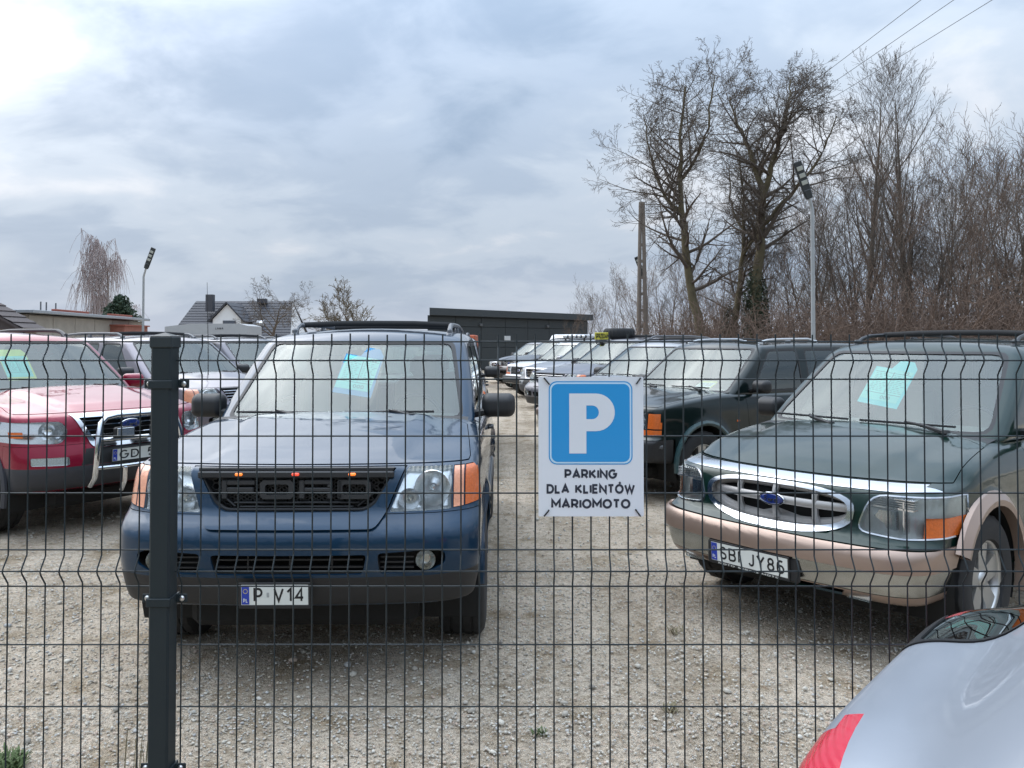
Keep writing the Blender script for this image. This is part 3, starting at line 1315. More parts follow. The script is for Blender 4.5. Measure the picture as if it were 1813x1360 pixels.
def make_wheel(root, x, y, side, rad=.37, wid=.235, rim=.215, spokes=5, rim_mat=None, detail=True):
    w = link('wheel', None, None, root)
    w.location = (x, y, rad - .004)
    n = 72 if detail else 36
    h = wid / 2
    prof = [(rim * 1.0, -h * .80), (rim * 1.06, -h * .96), (rad * .80, -h * 1.04), (rad * .92, -h * .98), (rad * .975, -h * .86)]
    tread = [(-.80, 1), (-.52, 1), (-.50, 0), (-.44, 0), (-.42, 1), (-.08, 1), (-.06, 0), (.06, 0), (.08, 1), (.42, 1), (.44, 0),
             (.50, 0), (.52, 1), (.80, 1)] if detail else [(-.8, 1), (.8, 1)]
    t0 = len(prof)
    prof += [(rad if q else rad - .009, h * p) for p, q in tread]
    t1 = len(prof)
    prof += [(rad * .975, h * .86), (rad * .92, h * .98), (rad * .80, h * 1.04), (rim * 1.06, h * .96), (rim, h * .80)]

    def mod(k, j, r_):
        if detail and t0 <= j < t1 and k % 3 == 0 and r_ > rad - .002:
            return r_ - .008
        return r_
    MB().lathe(prof, n, None, mod).build('tyre', M_RUBBER, w, sharp=30)
    s = side
    rm = MB()
    rm.lathe([(rim, -s * h * .8), (rim * .97, -s * h * .7), (rim * .93, s * h * .2), (rim * .95, s * h * .72), (rim * 1.01, s * h * .84),
              (rim * 1.03, s * h * .78)], 40)
    face = s * h * .55
    for k in range(spokes):
        a = 2 * math.pi * k / spokes
        m = Matrix.Rotation(a, 4, 'X')
        w0, w1 = .042, .062
        pts = [(face + s * .012, -w0, .03), (face + s * .012, w0, .03), (face + s * .020, w1, rim * .96), (face + s * .020, -w1, rim * .96),
               (face - s * .02, -w0, .03), (face - s * .02, w0, .03), (face - s * .02, w1, rim * .96), (face - s * .02, -w1, rim * .96)]
        rm.add([m @ Vector(p) for p in pts], [(0, 1, 2, 3), (7, 6, 5, 4), (0, 4, 5, 1), (1, 5, 6, 2), (2, 6, 7, 3), (3, 7, 4, 0)])
    rm.lathe([(0, face + s * .030), (.032, face + s * .028), (.055, face + s * .015), (.06, face - s * .02)], 20)
    rm.build('rim', rim_mat or M_ALLOY, w)
    MB().lathe([(0, -s * .02), (rim * .8, -s * .02), (rim * .8, -s * .05)], 24).build('brake_disc', mat('brake_disc', (.11, .10, .09), .55, .6), w)
    return w


def make_mirror(root, x, y, z, s, w=.22, h=.17, material=None):
    A, B, C = w / 2, .14, h
    P, Fs = rbox(A, B, C, (.05, .06, .06), [0], [B / 2], [C / 2])
    t = P[:, 1] / B
    P[:, 0] *= (.78 + .22 * t)
    P[:, 2] = (P[:, 2] - C / 2) * (.80 + .20 * t)
    P[:, 1] -= .05
    bm = bm_from(P, Fs)
    o = link('mirror', bm_mesh(bm, 'mirror'), material or M_BLACK, root)
    bm.free()
    o.location = (x, y, z)
    MB().tube([(-s * w * .35, .02, -h * .25), (-s * (w * .5 + .10), .05, -h * .40)], [(.05, .028), (.04, .03)], 8).build('mirror_arm', M_BLACK, o)
    return o


def make_wiper(root, p0, p1, elbow, foot):
    b = MB()
    b.tube([p0, p1], .008, 5)
    o = b.build('wiper', M_BLACK, root)
    a = MB().tube([foot, elbow, ((Vector(p0) + Vector(p1)) / 2 + Vector((0, -.012, .012)))], [.017, .011, .007], 6)
    a.lathe([(0, .02), (.02, .018), (.026, 0)], 10, Matrix.Translation(foot) @ Matrix.Rotation(R(-90), 4, 'Y'))
    a.build('wiper_arm', M_BLACK, o)


def make_plate(root, text, x, y, z, w, h, tilt=0.0, mini=None, rz=0.0):
    o = MB().box((0, 0, 0), (w, .004, h), bev=.0015).build('license_plate', M_PLATE, root)
    o.location = (x, y, z)
    o.rotation_euler = (tilt, 0, rz)
    bw = h * .36
    MB().box((-w / 2 + bw / 2 + .003, -.0026, 0), (bw, .0012, h - .008)).build('country_band', M_PLATEBLUE, o)
    letters(o, 'PL', h * .20, .2, (-w / 2 + bw / 2 + .003, -.0036, -h * .27), M_PLATE, bw * .62)
    st = MB()
    for k in range(12):
        a = k * math.pi / 6
        st.box((-w / 2 + bw / 2 + .003 + math.cos(a) * bw * .28, -.0036, h * .18 + math.sin(a) * bw * .28), (.003, .0006, .003))
    st.build('star_ring', mat('plate_star', (.75, .6, .08), .5), o)
    letters(o, text, h * .70, .155, (bw / 2 + .002, -.0028, 0), M_INK, w - bw - .042, .20)
    MB().box((-w * .10, -.0028, 0), (h * .12, .0006, h * .22)).build('sticker', mat('plate_sticker', (.36, .38, .37), .5), o)
    fr = MB()
    for (cx, cz, sx, sz) in ((0, h / 2 + .004, w + .02, .010), (0, -h / 2 - .008, w + .02, .018), (-w / 2 - .005, 0, .010, h), (w / 2 + .005, 0, .010, h)):
        fr.box((cx, .002, cz), (sx, .010, sz), bev=.002)
    fr.build('plate_frame', M_BLACK, o)
    if mini:
        letters(o, mini, .009, .2, (0, -.0036, -h / 2 - .009), M_PLATE, w * .8)
    return o


def shell_ref(bm):
    from mathutils.bvhtree import BVHTree
    bm.normal_update()
    bm.faces.ensure_lookup_table()
    return (BVHTree.FromBMesh(bm), [[(v.co.copy(), v.normal.copy()) for v in f.verts] for f in bm.faces])


def shell_normals(me, refs):
    """Keeps the shading of a cut panel as smooth as the sheet it was cut from."""
    vn = []
    for v in me.vertices:
        best = None
        for tree, data in refs:
            loc, nrm, idx, dist = tree.find_nearest(v.co, .06)
            if loc is not None and (best is None or dist < best[0]):
                best = (dist, loc, data[idx])
        if best is None:
            vn.append(None)
            continue
        n = Vector((0, 0, 0))
        for co, no in best[2]:
            n += no / ((co - best[1]).length_squared + 1e-7)
        vn.append(n.normalized())
    out = []
    for p in me.polygons:
        fn = p.normal
        for vi in p.vertices:
            n = vn[vi]
            out.append(n if n is not None and n.dot(fn) > .80 else fn.copy())
    me.normals_split_custom_set(out)


class Car:
    def __init__(self, st, name, label, cat, loc, rz, paint_mat, group=None, fine=1.0):
        self.st, self.paint = st, paint_mat
        self.root = thing(name, label, cat, loc, rz, group)
        L, W = st['L'], st['W']
        top, crown, zb = curve(st['top']), curve(st['crown']), curve(st['zb'])
        side, plan, front, rear = curve(st['side']), curve(st['plan']), curve(st['front']), curve(st['rear'])
        self.top, self.crown, self.frontf = top, crown, front
        C = st['top'][-1][1] - .35
        f = fine
        am = np.arange(-W + .05, W, .05 / f)
        bm_ = np.concatenate([np.arange(.05, 1.6, .05 / f), np.arange(1.6, L, .12 / f)])
        cm = np.arange(.02, C, .028 / f)
        P, Fs = rbox(W, L, C, st.get('rad', (.10, .10, .05)), am, bm_, cm)
        a, b, t = P[:, 0], P[:, 1], P[:, 2] / C
        zt = top(b) - crown(b) * (a / W) ** 2
        if 'ridge' in st:
            rx0, rx1, rh, rw = st['ridge']
            xr = rx0 + (rx1 - rx0) * np.clip(b / 1.2, 0, 1)
            zt = zt + rh * sstep((xr - np.abs(a)) / rw + .5) * sstep(b / .25) * (1 - sstep((b - 1.15) / .25))
        z0 = zb(b)
        z = z0 + t * (zt - z0)
        x = a * side(z) * plan(b)
        fl = st.get('flare', 0.0)
        for wy in st['axles']:
            dist = np.sqrt((b - wy) ** 2 + (z - st['wz']) ** 2)
            x = x + np.sign(a) * fl * np.exp(-((dist - st['arch']) / .055) ** 2) * (np.abs(a) > W * .8)
        xa = np.abs(x)
        bow, ck, cx0 = st['bow']
        fr = front(z) + bow * (xa / W) ** 2 + ck * np.maximum(0, xa - cx0) ** 2
        rr = rear(z) + .07 * (xa / W) ** 2 + .5 * np.maximum(0, xa - .6) ** 2
        y = b + fr * (1 - sstep(b / st.get('fade', .9))) - rr * (1 - sstep((L - b) / .6))
        self.low = bm_from(np.stack([x, y, z], 1), Fs)
        self.ref = [shell_ref(self.low)]
        # cabin
        g = st['cabin']
        A, B, C2 = g['wb'], g['y1'] - g['y0'], .62
        P, Fs = rbox(A, B, C2, g.get('rad', (.085, .10, .065)), np.arange(-A, A, .07 / f), np.arange(.05, B, .12 / f), np.arange(.02, C2, .05 / f))
        a, b, t = P[:, 0], P[:, 1], P[:, 2] / C2
        s = b / B
        roof = curve(g['roof'])
        z = g['zb'] + t * (roof(s) - g['zb']) - g.get('crown', .04) * (a / A) ** 2 * t
        yf = g['y0'] + g['runf'] * t
        yr = g['y1'] - g['runr'] * t
        y = yf + s * (yr - yf)
        half = g['wb'] + (g['wr'] - g['wb']) * t + .018 * 4 * t * (1 - t)
        pl = 1 - g.get('taper', .03) * sstep((s - .55) / .45)
        x = a / A * half * pl
        y = y - g.get('bow', .10) * (1 - (a / A) ** 2) * (1 - sstep(s / .35)) + g.get('bow', .10) * .5 * (1 - (a / A) ** 2) * sstep((s - .7) / .3)
        self.cab = bm_from(np.stack([x, y, z], 1), Fs)
        self.ref.append(shell_ref(self.cab))
        self.roof = roof

    def part(self, name, bm, material, parent=None, sharp=38):
        if not bm.faces:
            return None
        bmesh.ops.remove_doubles(bm, verts=bm.verts[:], dist=1e-5)
        me = bm_mesh(bm, name, True, sharp)
        bm.free()
        shell_normals(me, self.ref)
        return link(name, me, material, parent or self.root)

    # -- front projection helper
    def fcut(self, poly, ymax=.85, extra=(), nmin=.0):
        return cut(self.low, poly, 'y', lambda c, n: c.y < ymax and n.y < -nmin, extra)

    def ysurf(self, x, z, ymax=1.0):
        """Front surface y at (x, z) from the remaining and removed shape functions."""
        st = self.st
        xa = abs(x)
        bow, ck, cx0 = st['bow']
        return float(self.frontf(z) + bow * (xa / st['W']) ** 2 + ck * max(0, xa - cx0) ** 2)

    def arches(self, liner=True):
        st = self.st
        for wy in st['axles']:
            for s in (-1, 1):
                poly = circle(wy, st['wz'], st['arch'], 28)
                fs = cut(self.low, poly, 'x', lambda c, n, s=s: c.x * s > st['W'] * .6 and n.x * s > .25)
                bmesh.ops.delete(self.low, geom=fs, context='FACES')
                # bottom pan inside the arch
                fs = cut(self.low, [(s * st['W'] * .58, wy - st['arch']), (s * st['W'] * 1.1, wy - st['arch']),
                                    (s * st['W'] * 1.1, wy + st['arch']), (s * st['W'] * .58, wy + st['arch'])], 'z',
                         lambda c, n: n.z < -.5 and c.z < .5)
                bmesh.ops.delete(self.low, geom=fs, context='FACES')
                if liner:
                    b = MB()
                    n = 18
                    r = st['arch'] + .004
                    x0, x1 = s * st['W'] * .55, s * (st['W'] * .965)
                    vs_ = []
                    for k in range(n + 1):
                        an = R(-25 + 230 * k / n)
                        for xx in (x0, x1):
                            vs_.append((xx, wy + math.cos(an) * r, st['wz'] + math.sin(an) * r))
                    b.add(vs_, [(2 * k, 2 * k + 1, 2 * k + 3, 2 * k + 2) for k in range(n)], True)
                    b.add([vs_[2 * k] for k in range(n + 1)], [tuple(range(n + 1))])
                    b.build('wheel_well', M_UNDER, self.root)

    def windows(self, glass_front=None, seal=M_BLACK):
        g = self.st['cabin']
        ws = g['windshield']

        def pane(name, outer, inner, axis, cond, gm, nrm):
            fs = cut(self.cab, outer, axis, cond)
            ring = take(self.cab, fs)
            fi = cut(ring, inner, axis, None)
            pn = take(ring, fi)
            o = self.part(name, pn, gm)
            flange(ring, .02, only=None)
            if o is None:
                ring.free()
                return None
            for v in o.data.vertices:
                v.co -= Vector(nrm) * .006
            self.part('window_seal', ring, seal, o)
            return o
        wb, wt, z0, z1, r = ws
        e = .022
        self.ws = pane('windshield', trap(wb, wt, z0, z1, r), trap(wb - e, wt - e, z0 + e * .6, z1 - e * .8, r), 'y',
                       lambda c, n: n.y < -.2 and c.y < g['y0'] + g['runf'] + .3, glass_front or M_GLASS, (0, -.6, .7))
        for poly in g['side']:
            for s in (-1, 1):
                cen = Vector((sum(p[0] for p in poly) / len(poly), sum(p[1] for p in poly) / len(poly)))
                outer = round_poly(poly, .05)
                inner = [(cen.x + (p[0] - cen.x) * .95, cen.y + (p[1] - cen.y) * .90) for p in outer]
                pane('side_window', outer, inner, 'x', lambda c, n, s=s: n.x * s > .35, g.get('sideglass', M_SIDEGLASS), (s, 0, .2))
        rw = g.get('rearwin')
        if rw:
            wb, wt, z0, z1, r = rw
            pane('rear_window', trap(wb, wt, z0, z1, r), trap(wb - e, wt - e, z0 + e * .6, z1 - e * .6, r), 'y',
                 lambda c, n: n.y > .2 and c.y > (g['y0'] + g['y1']) / 2, g.get('rearglass', M_SIDEGLASS), (0, .7, .5))

    def open_cabin(self):
        """Opens the lower body under the cabin so one can look inside."""
        g = self.st['cabin']
        fs = cut(self.low, [(-g['wb'] + .05, g['y0'] + .16), (g['wb'] - .05, g['y0'] + .16), (g['wb'] - .05, g['y1'] - .12),
                            (-g['wb'] + .05, g['y1'] - .12)], 'z', lambda c, n: n.z > .5 and c.z > .8)
        bmesh.ops.delete(self.low, geom=fs, context='FACES')
        fs = [f for f in self.cab.faces if f.normal.z < -.6 and f.calc_center_median().z < g['zb'] + .05]
        bmesh.ops.delete(self.cab, geom=fs, context='FACES')

    def doors(self, polys, handles=True):
        W = self.st['W']
        for poly, hy in polys:
            for s in (-1, 1):
                d = panel(self.low, round_poly(poly, .04), 'x', lambda c, n, s=s: n.x * s > .35 and c.x * s > W * .5)
                flange(d, .015)
                o = self.part('door', d, self.paint)
                if o and handles:
                    zz = self.st.get('hz', .98)
                    MB().tube([(s * W * .985, hy - .09, zz), (s * (W * .985 + .03), hy - .06, zz), (s * (W * .985 + .03), hy + .06, zz),
                               (s * W * .985, hy + .09, zz)], .012, 6).build('handle', self.st.get('handle_mat', M_BLACK), o)

    def hood(self, zmin, poly, lift=0.0):
        h = panel(self.low, poly, 'z', lambda c, n: n.z > -.05 and c.y < 1.5 and c.z > zmin - .2, [((0, 0, zmin), (0, 0, -1))])
        flange(h, .02)
        return self.part('hood', h, self.paint)

    def cowl(self):
        """Black vent panel between the hood and the windscreen."""
        g = self.st['cabin']
        b = MB()
        vs_ = []
        for k in range(13):
            x = -g['wb'] + .04 + (2 * g['wb'] - .08) * k / 12
            y = g['y0'] - g.get('bow', .1) * (1 - (x / g['wb']) ** 2)
            z = float(self.top(y) - self.crown(y) * (x / self.st['W']) ** 2)
            vs_ += [(x, y - .07, z - .012), (x, y + .07, z + .004), (x, y + .12, z + .0)]
        b.add(vs_, [q for k in range(12) for q in ((3 * k, 3 * k + 3, 3 * k + 4, 3 * k + 1), (3 * k + 1, 3 * k + 4, 3 * k + 5, 3 * k + 2))], True)
        b.build('cowl_panel', M_BLACK, self.root)

    def interior(self, seat=None, rows=2, wheel=True):
        g = self.st['cabin']
        seat = seat or M_SEAT
        y0 = g['y0']
        wb = g['wb']
        z = g['zb']
        d = MB().box((0, y0 + .40, z - .02), (wb * 1.9, .50, .16), bev=.05)
        d.box((0, y0 + .58, z - .22), (wb * 1.9, .16, .34), bev=.04)
        d.build('dashboard', self.st.get('dash_mat', M_DASH), self.root)
        MB().box((0, (y0 + g['y1']) / 2 + .3, .50), (wb * 1.9, g['y1'] - y0 - .3, .04)).build('cabin_floor', M_FLOOR, self.root)
        if wheel:
            sw = MB()
            c = Vector((wb * .45, y0 + .76, z + .0))
            ring = [c + Vector((math.cos(a) * .19, math.sin(a) * .19 * .38, math.sin(a) * .19 * .92)) for a in np.linspace(0, 6.2832, 25)[:-1]]
            sw.tube(ring, .015, 6, closed=True)
            sw.tube([c, c + Vector((0, -.16, -.06))], .05, 8)
            for a in (0.3, 2.84, 4.7):
                sw.tube([c, c + Vector((math.cos(a) * .18, math.sin(a) * .18 * .38, math.sin(a) * .18 * .92))], .012, 5)
            sw.build('steering_wheel', M_BLACK, self.root)
        MB().box((0, y0 + g['runf'] * .86, g['windshield'][3] - .10), (.24, .03, .07), bev=.012).build('interior_mirror', M_BLACK, self.root)
        for k in range(rows):
            yy = y0 + 1.25 + k * .92
            if yy > g['y1'] - .4:
                break
            for s in (-1, 1):
                b = MB().box((s * wb * .46, yy - .22, z - .38), (.50, .52, .16), bev=.05)
                b.box((s * wb * .46, yy + .10, z - .04), (.48, .15, .66), Matrix.Rotation(R(-10), 3, 'X'), bev=.06)
                b.box((s * wb * .46, yy + .17, z + .37), (.25, .09, .16), Matrix.Rotation(R(-8), 3, 'X'), bev=.035)
                b.build('seat', seat, self.root)

    def rails(self, x, ys, h=.055, mat_=None, cross=(), r=.016, ends=.16):
        m = mat_ or M_BLACK
        g = self.st['cabin']

        def zr(y, xx=x):
            s = np.clip((y - g['y0'] - g['runf']) / max(.1, (g['y1'] - g['runr']) - (g['y0'] + g['runf'])), 0, 1)
            return float(self.roof(s)) - g.get('crown', .04) * (xx / g['wr']) ** 2
        for s in (-1, 1):
            y0, y1 = ys
            pts = [(s * x, y0 - ends, zr(y0 - ends) - .01), (s * x, y0 - ends * .45, zr(y0) + h * .6), (s * x, y0, zr(y0) + h)]
            n = 6
            for k in range(1, n):
                yy = y0 + (y1 - y0) * k / n
                pts.append((s * x, yy, zr(yy) + h))
            pts += [(s * x, y1, zr(y1) + h), (s * x, y1 + ends * .5, zr(y1) + h * .6), (s * x, y1 + ends, zr(y1 + ends) - .01)]
            rr = [(r * 1.5, r * .9)] + [(r, r * 1.1)] * (len(pts) - 2) + [(r * 1.5, r * .9)]
            o = MB().tube(pts, rr, 8).build('roof_rail', m, self.root)
            for yy in (y0 - ends * .7, (y0 + y1) / 2, y1 + ends * .7):
                MB().box((s * x, yy, zr(yy) + h * .25), (.035, .10, h * .9), bev=.012).build('rail_foot', m, o)
        for yy in cross:
            MB().tube([(-x, yy, zr(yy) + h), (-x * .5, yy, zr(yy) + h + .012), (0, yy, zr(yy) + h + .014), (x * .5, yy, zr(yy) + h + .012), (x, yy, zr(yy) + h)],
                      [(.012, .024)] * 5, 8, up=(0, 0, 1)).build('cross_bar', M_BLACK, self.root)

    def finish(self, body_mat=None):
        flange(self.low, .012, only=lambda c: c.z > .2)
        self.part('body', self.low, body_mat or self.paint)
        self.part('cabin_shell', self.cab, self.paint)

    def wheels(self, detail=True, **kw):
        st = self.st
        for wy in st['axles']:
            for s in (-1, 1):
                make_wheel(self.root, s * st['track'], wy, s, rad=st['tyre'], wid=st.get('tyrew', .235), rim=st.get('rim', .215), detail=detail, **kw)
        # axle and pan so that daylight does not pass under the car unhindered
        b = MB()
        for wy in st['axles']:
            b.tube([(-st['track'] + .1, wy, st['tyre']), (st['track'] - .1, wy, st['tyre'])], .05, 8)
        b.box((0, st['L'] * .5, .36), (.9, st['L'] * .8, .12))
        b.box((0, .62, .29), (1.16, .62, .16), bev=.04)
        b.build('chassis', M_UNDER, self.root)

    def lamp(self, name, poly, vec=(0, .07, 0), lens=None, house=None, bowls=(), ymax=.85, seal=True, label=None):
        """A lamp cut out of the front: housing, round reflectors and a clear cover."""
        fs = self.fcut(poly, ymax)
        lm = take(self.low, fs)
        hb = bucket(dup_faces(lm.faces[:]), vec)
        o = self.part(name, hb, house or M_REFLECTOR)
        if o is None:
            return None
        for (bx, bz, br) in bowls:
            by = self.ysurf(bx, bz) + .02
            MB().lathe([(.012, .055), (br * .5, .045), (br * .85, .018), (br, .0), (br * 1.03, .004)], 24,
                       Matrix.Translation((bx, by, bz)) @ Matrix.Rotation(R(90), 4, 'Z')).build('reflector_bowl', M_REFLECTOR, o)
            MB().lathe([(0, -.006), (.010, -.004), (.013, .02), (.013, .05)], 12,
                       Matrix.Translation((bx, by, bz)) @ Matrix.Rotation(R(90), 4, 'Z')).build('bulb_shield', M_CHROME, o)
        self.part('lens', lm, lens or M_LENS, o)
        return o
# ------------------------------------------------------------------ car styles
STYLE_A = dict(
    L=4.81, W=.915, axles=(.87, 3.76), wz=.385, arch=.425, tyre=.375, tyrew=.25, track=.79, flare=.028, hz=1.0,
    top=[(0, 1.055), (.3, 1.095), (.8, 1.155), (1.25, 1.215), (1.6, 1.20), (4.81, 1.20)],
    crown=[(0, .012), (.6, .024), (1.3, .045), (4.81, .06)],
    zb=[(0, .375), (.5, .35), (1.2, .36), (4.81, .42)],
    side=[(.34, .94), (.45, .975), (.65, 1.0), (.85, 1.0), (1.0, .985), (1.08, .965), (1.16, .92)],
    plan=[(0, .985), (.4, .995), (.9, 1.0), (3.9, 1.0), (4.81, .95)],
    front=[(.345, .16), (.40, .07), (.50, .03), (.56, .012), (.64, 0), (.72, .004), (.755, .02), (.79, .060), (.83, .115), (.88, .13), (1.0, .165), (1.06, .23)],
    rear=[(.4, .06), (.5, 0), (.72, .02), (1.2, .10)],
    bow=(.085, 1.3, .62), rad=(.085, .08, .045), ridge=(.50, .60, .020, .09),
    cabin=dict(zb=1.10, y0=1.27, y1=4.76, runf=.86, runr=.34, wb=.835, wr=.725, roof=[(0, 1.735), (.25, 1.775), (.6, 1.78), (1, 1.73)], crown=.045, bow=.12,
               windshield=(.765, .66, 1.175, 1.672, .05),
               side=[[(1.78, 1.16), (2.66, 1.17), (2.66, 1.66), (2.22, 1.655)], [(2.78, 1.17), (3.62, 1.18), (3.62, 1.66), (2.78, 1.66)],
                     [(3.74, 1.19), (4.50, 1.21), (4.34, 1.64), (3.74, 1.66)]],
               rearwin=(.66, .58, 1.22, 1.64, .06)))


def amber_lamp(car, poly, lens, s, ymax=1.0):
    t = panel(car.low, mirx(poly, s), 'y', lambda c, n: c.y < ymax and c.x * s > 0 and (n.y < 0 or n.x * s > .2), t=.003)
    flange(t, .02)
    return car.part('turn_signal', t, lens)


M_AMBERCLEAR = mat('amber_clear_lens', (0.80, 0.34, 0.20), .2, coat=.7, var=.3, vscale=45, bump=.35, bscale=110)


def block_letters(root, cx, y, cz, h, w_total, material):
    """The four broad capital letters across the grille, built as thick bars."""
    lw = w_total / 4 * .86
    pitch = w_total / 4
    t = h * .26
    d = .03

    def bar(b, x0, z0, x1, z1):
        b.box((cx + (x0 + x1) / 2, y, cz + (z0 + z1) / 2), (abs(x1 - x0), d, abs(z1 - z0)), bev=.004)

    def frame(b, ox, ch=True):
        c = t * .6
        out = [(-lw / 2 + c, -h / 2), (lw / 2 - c, -h / 2), (lw / 2, -h / 2 + c), (lw / 2, h / 2 - c), (lw / 2 - c, h / 2), (-lw / 2 + c, h / 2),
               (-lw / 2, h / 2 - c), (-lw / 2, -h / 2 + c)]
        k = t * 1.0
        inn = [(p[0] * (lw - 2 * k) / lw, p[1] * (h - 2 * k * .85) / h) for p in out]
        n = 8
        vs_ = [(cx + ox + p[0], y - d / 2, cz + p[1]) for p in out] + [(cx + ox + p[0], y - d / 2, cz + p[1]) for p in inn]
        vs_ += [(cx + ox + p[0], y + d / 2, cz + p[1]) for p in out] + [(cx + ox + p[0], y + d / 2, cz + p[1]) for p in inn]
        fs = []
        for i in range(n):
            j = (i + 1) % n
            fs += [(i, j, n + j, n + i), (2 * n + i, 2 * n + j, j, i), (n + i, n + j, 3 * n + j, 3 * n + i)]
        b.add(vs_, fs)
    x = -1.5 * pitch
    L_ = -lw / 2
    b = MB()
    bar(b, x + L_, -h / 2, x + L_ + t * 1.1, h / 2)
    bar(b, x + L_ + t * 1.1, h / 2 - t, x - L_, h / 2)
    bar(b, x + L_ + t * 1.1, -t * .55, x - L_ - t * .3, t * .45)
    b.build('letter_f', material, root)
    b = MB()
    frame(b, x + pitch)
    b.build('letter_o', material, root)
    b = MB()
    x2 = x + 2 * pitch
    bar(b, x2 + L_, -h / 2, x2 + L_ + t * 1.1, h / 2)
    bar(b, x2 + L_ + t * 1.1, h / 2 - t * .9, x2 - L_, h / 2)
    bar(b, x2 + L_ + t * 1.1, -t * .5, x2 - L_, t * .35)
    bar(b, x2 - L_ - t * 1.05, t * .35, x2 - L_, h / 2 - t * .9)
    bar(b, x2 - L_ - t * 1.05, -h / 2, x2 - L_, -t * .5)
    b.build('letter_r', material, root)
    b = MB()
    frame(b, x + 3 * pitch)
    bar(b, x + 3 * pitch + L_, -h / 2, x + 3 * pitch + L_ + t, h / 2)
    b.build('letter_d', material, root)


def front_blue(car, letters=True, grille='mesh', plate=None):
    root = car.root
    # headlights with separate outer turn lamps
    for s in (-1, 1):
        car.lamp('headlight', mirx(round_poly([(.462, .832), (.762, .836), (.762, 1.036), (.545, 1.038)], [.012, .006, .006, .012]), s), (0, .085, 0),
                 bowls=((s * .665, .935, .088), (s * .553, .885, .052)), ymax=.8)
        amber_lamp(car, [(.768, .838), (.822, .842), (.822, 1.036), (.768, 1.036)], M_AMBERCLEAR, s, .40)
        amber_lamp(car, [(.825, .843), (.99, .862), (.99, 1.02), (.95, 1.036), (.825, 1.036)], M_AMBERCLEAR if s < 0 else M_AMBER, s, .40)
    # hood: everything above the lamp line
    car.hood(1.046, [(-.80, -.2), (.80, -.2), (.845, .5), (.80, 1.10), (.70, 1.20), (.0, 1.245), (-.70, 1.20), (-.80, 1.10), (-.845, .5)])
    # painted surround of the grille
    sur = panel(car.low, round_poly([(-.405, .768), (.405, .768), (.452, .835), (.535, 1.042), (-.535, 1.042), (-.452, .835)], [.03, .03, .02, 0, 0, .02]), 'y', lambda c, n: c.y < .5 and n.y < 0)
    op = round_poly([(-.345, .838), (.345, .838), (.395, .875), (.485, 1.036), (-.485, 1.036), (-.395, .875)], [.03, .03, .01, 0, 0, .01])
    g = take(sur, cut(sur, op, 'y'))
    flange(sur, .03, (0, .05, 0))
    for v in sur.verts:
        v.co.y -= .022
    car.part('grille_surround', sur, car.paint)
    gr = car.part('grille', bucket(g, (0, .16, 0)), M_VOID)
    yb = car.ysurf(0, .93) + .02
    mg = mat('grille_black', (0.020, 0.021, 0.023), .5, var=.2)
    rim = MB()
    pts = [(p[0] * .99, yb - .012 + (p[1] - .838) * .12, p[1]) for p in op]
    rim.tube(pts, .011, 6, closed=True)
    rim.build('grille_frame', mg, gr)
    if letters:
        hexs = MB()
        rx, rz = .030, .0165
        row = 0
        z = .862
        while z < 1.03:
            xx = -.48 + (row % 2) * rx * .95
            while xx < .48:
                lim = .385 + (z - .875) * .60
                if abs(xx) < lim - .02:
                    pp = [(xx + rx * c_, yb + .03, z + rz * s_) for c_, s_ in ((.62, -1), (1.0, 0), (.62, 1), (-.62, 1), (-1.0, 0), (-.62, -1))]
                    hexs.tube(pp, .0042, 4, closed=True)
                xx += rx * 1.9
            z += rz * 1.05
            row += 1
        hexs.build('honeycomb', mg, gr)
        block_letters(gr, 0.0, yb + .006, .938, .092, .76, mat('letter_grey', (0.030, 0.031, 0.033), .5, var=.1))
        bars = MB()
        for z in (.872, .852):
            bars.box((0, yb + .012, z), (.62 if z > .86 else .56, .02, .009), bev=.003)
        for s in (-1, 1):
            bars.box((s * .335, yb + .012, .882), (.09, .02, .009), Matrix.Rotation(R(-s * 40), 3, 'Y'), bev=.003)
        bars.box((0, yb - .004, 1.012), (.96, .03, .034), bev=.006)
        bars.build('grille_bar', mg, gr)
        for i, xx in enumerate((-.277, 0, .277)):
            o = MB().box((xx, yb - .022, 1.015), (.036, .014, .014), bev=.004).build('marker_light', mat('marker_amber', (.95, .24, .03), .25, coat=.5, emit=(1, .22, .03, .55)) if i != 1 else
                                                                                   mat('marker_red', (.85, .08, .04), .25, coat=.5, emit=(1, .08, .04, .5)), gr)
    else:
        for z in (.885, .925, .965, 1.0):
            hw = .385 + (z - .875) * .6
            MB().box((0, yb + .01, z), (2 * hw - .02, .03, .014), bev=.004).build('slat', M_CHROME, gr)
        MB().lathe([(0, -.012), (.05, -.010), (.062, 0), (.062, .01)], 24, Matrix.Translation((0, yb - .01, .935)) @ Matrix.Diagonal((1, 1, .62, 1)).to_4x4() @ Matrix.Rotation(R(90), 4, 'Z')).build(
            'emblem', mat('emblem_blue', (.02, .05, .25), .2, coat=.8), gr)
    # lower grey-black part of the bumper, with its openings
    val = take(car.low, cut(car.low, None, 'y', lambda c, n: c.y < .62 and c.z < .8 and n.z > -.8, [((0, 0, .545), (0, -.02, 1)), ((0, .45, 0), (0, 1, 0))]))
    flange(val, .02)
    car.part('lower_valance', val, M_BLACK)
    ctr = take(car.low, car.fcut(round_poly([(-.35, .560), (.35, .560), (.37, .655), (-.37, .655)], .02), .5))
    o = car.part('lower_intake', bucket(ctr, (0, .15, 0)), M_VOID)
    b = MB()
    for z in (.590, .625):
        b.box((0, .055, z), (.70, .02, .008))
    for x in (-.2, 0.0, .2):
        b.box((x, .06, .605), (.008, .02, .085))
    b.build('intake_bars', M_BLACK, o)
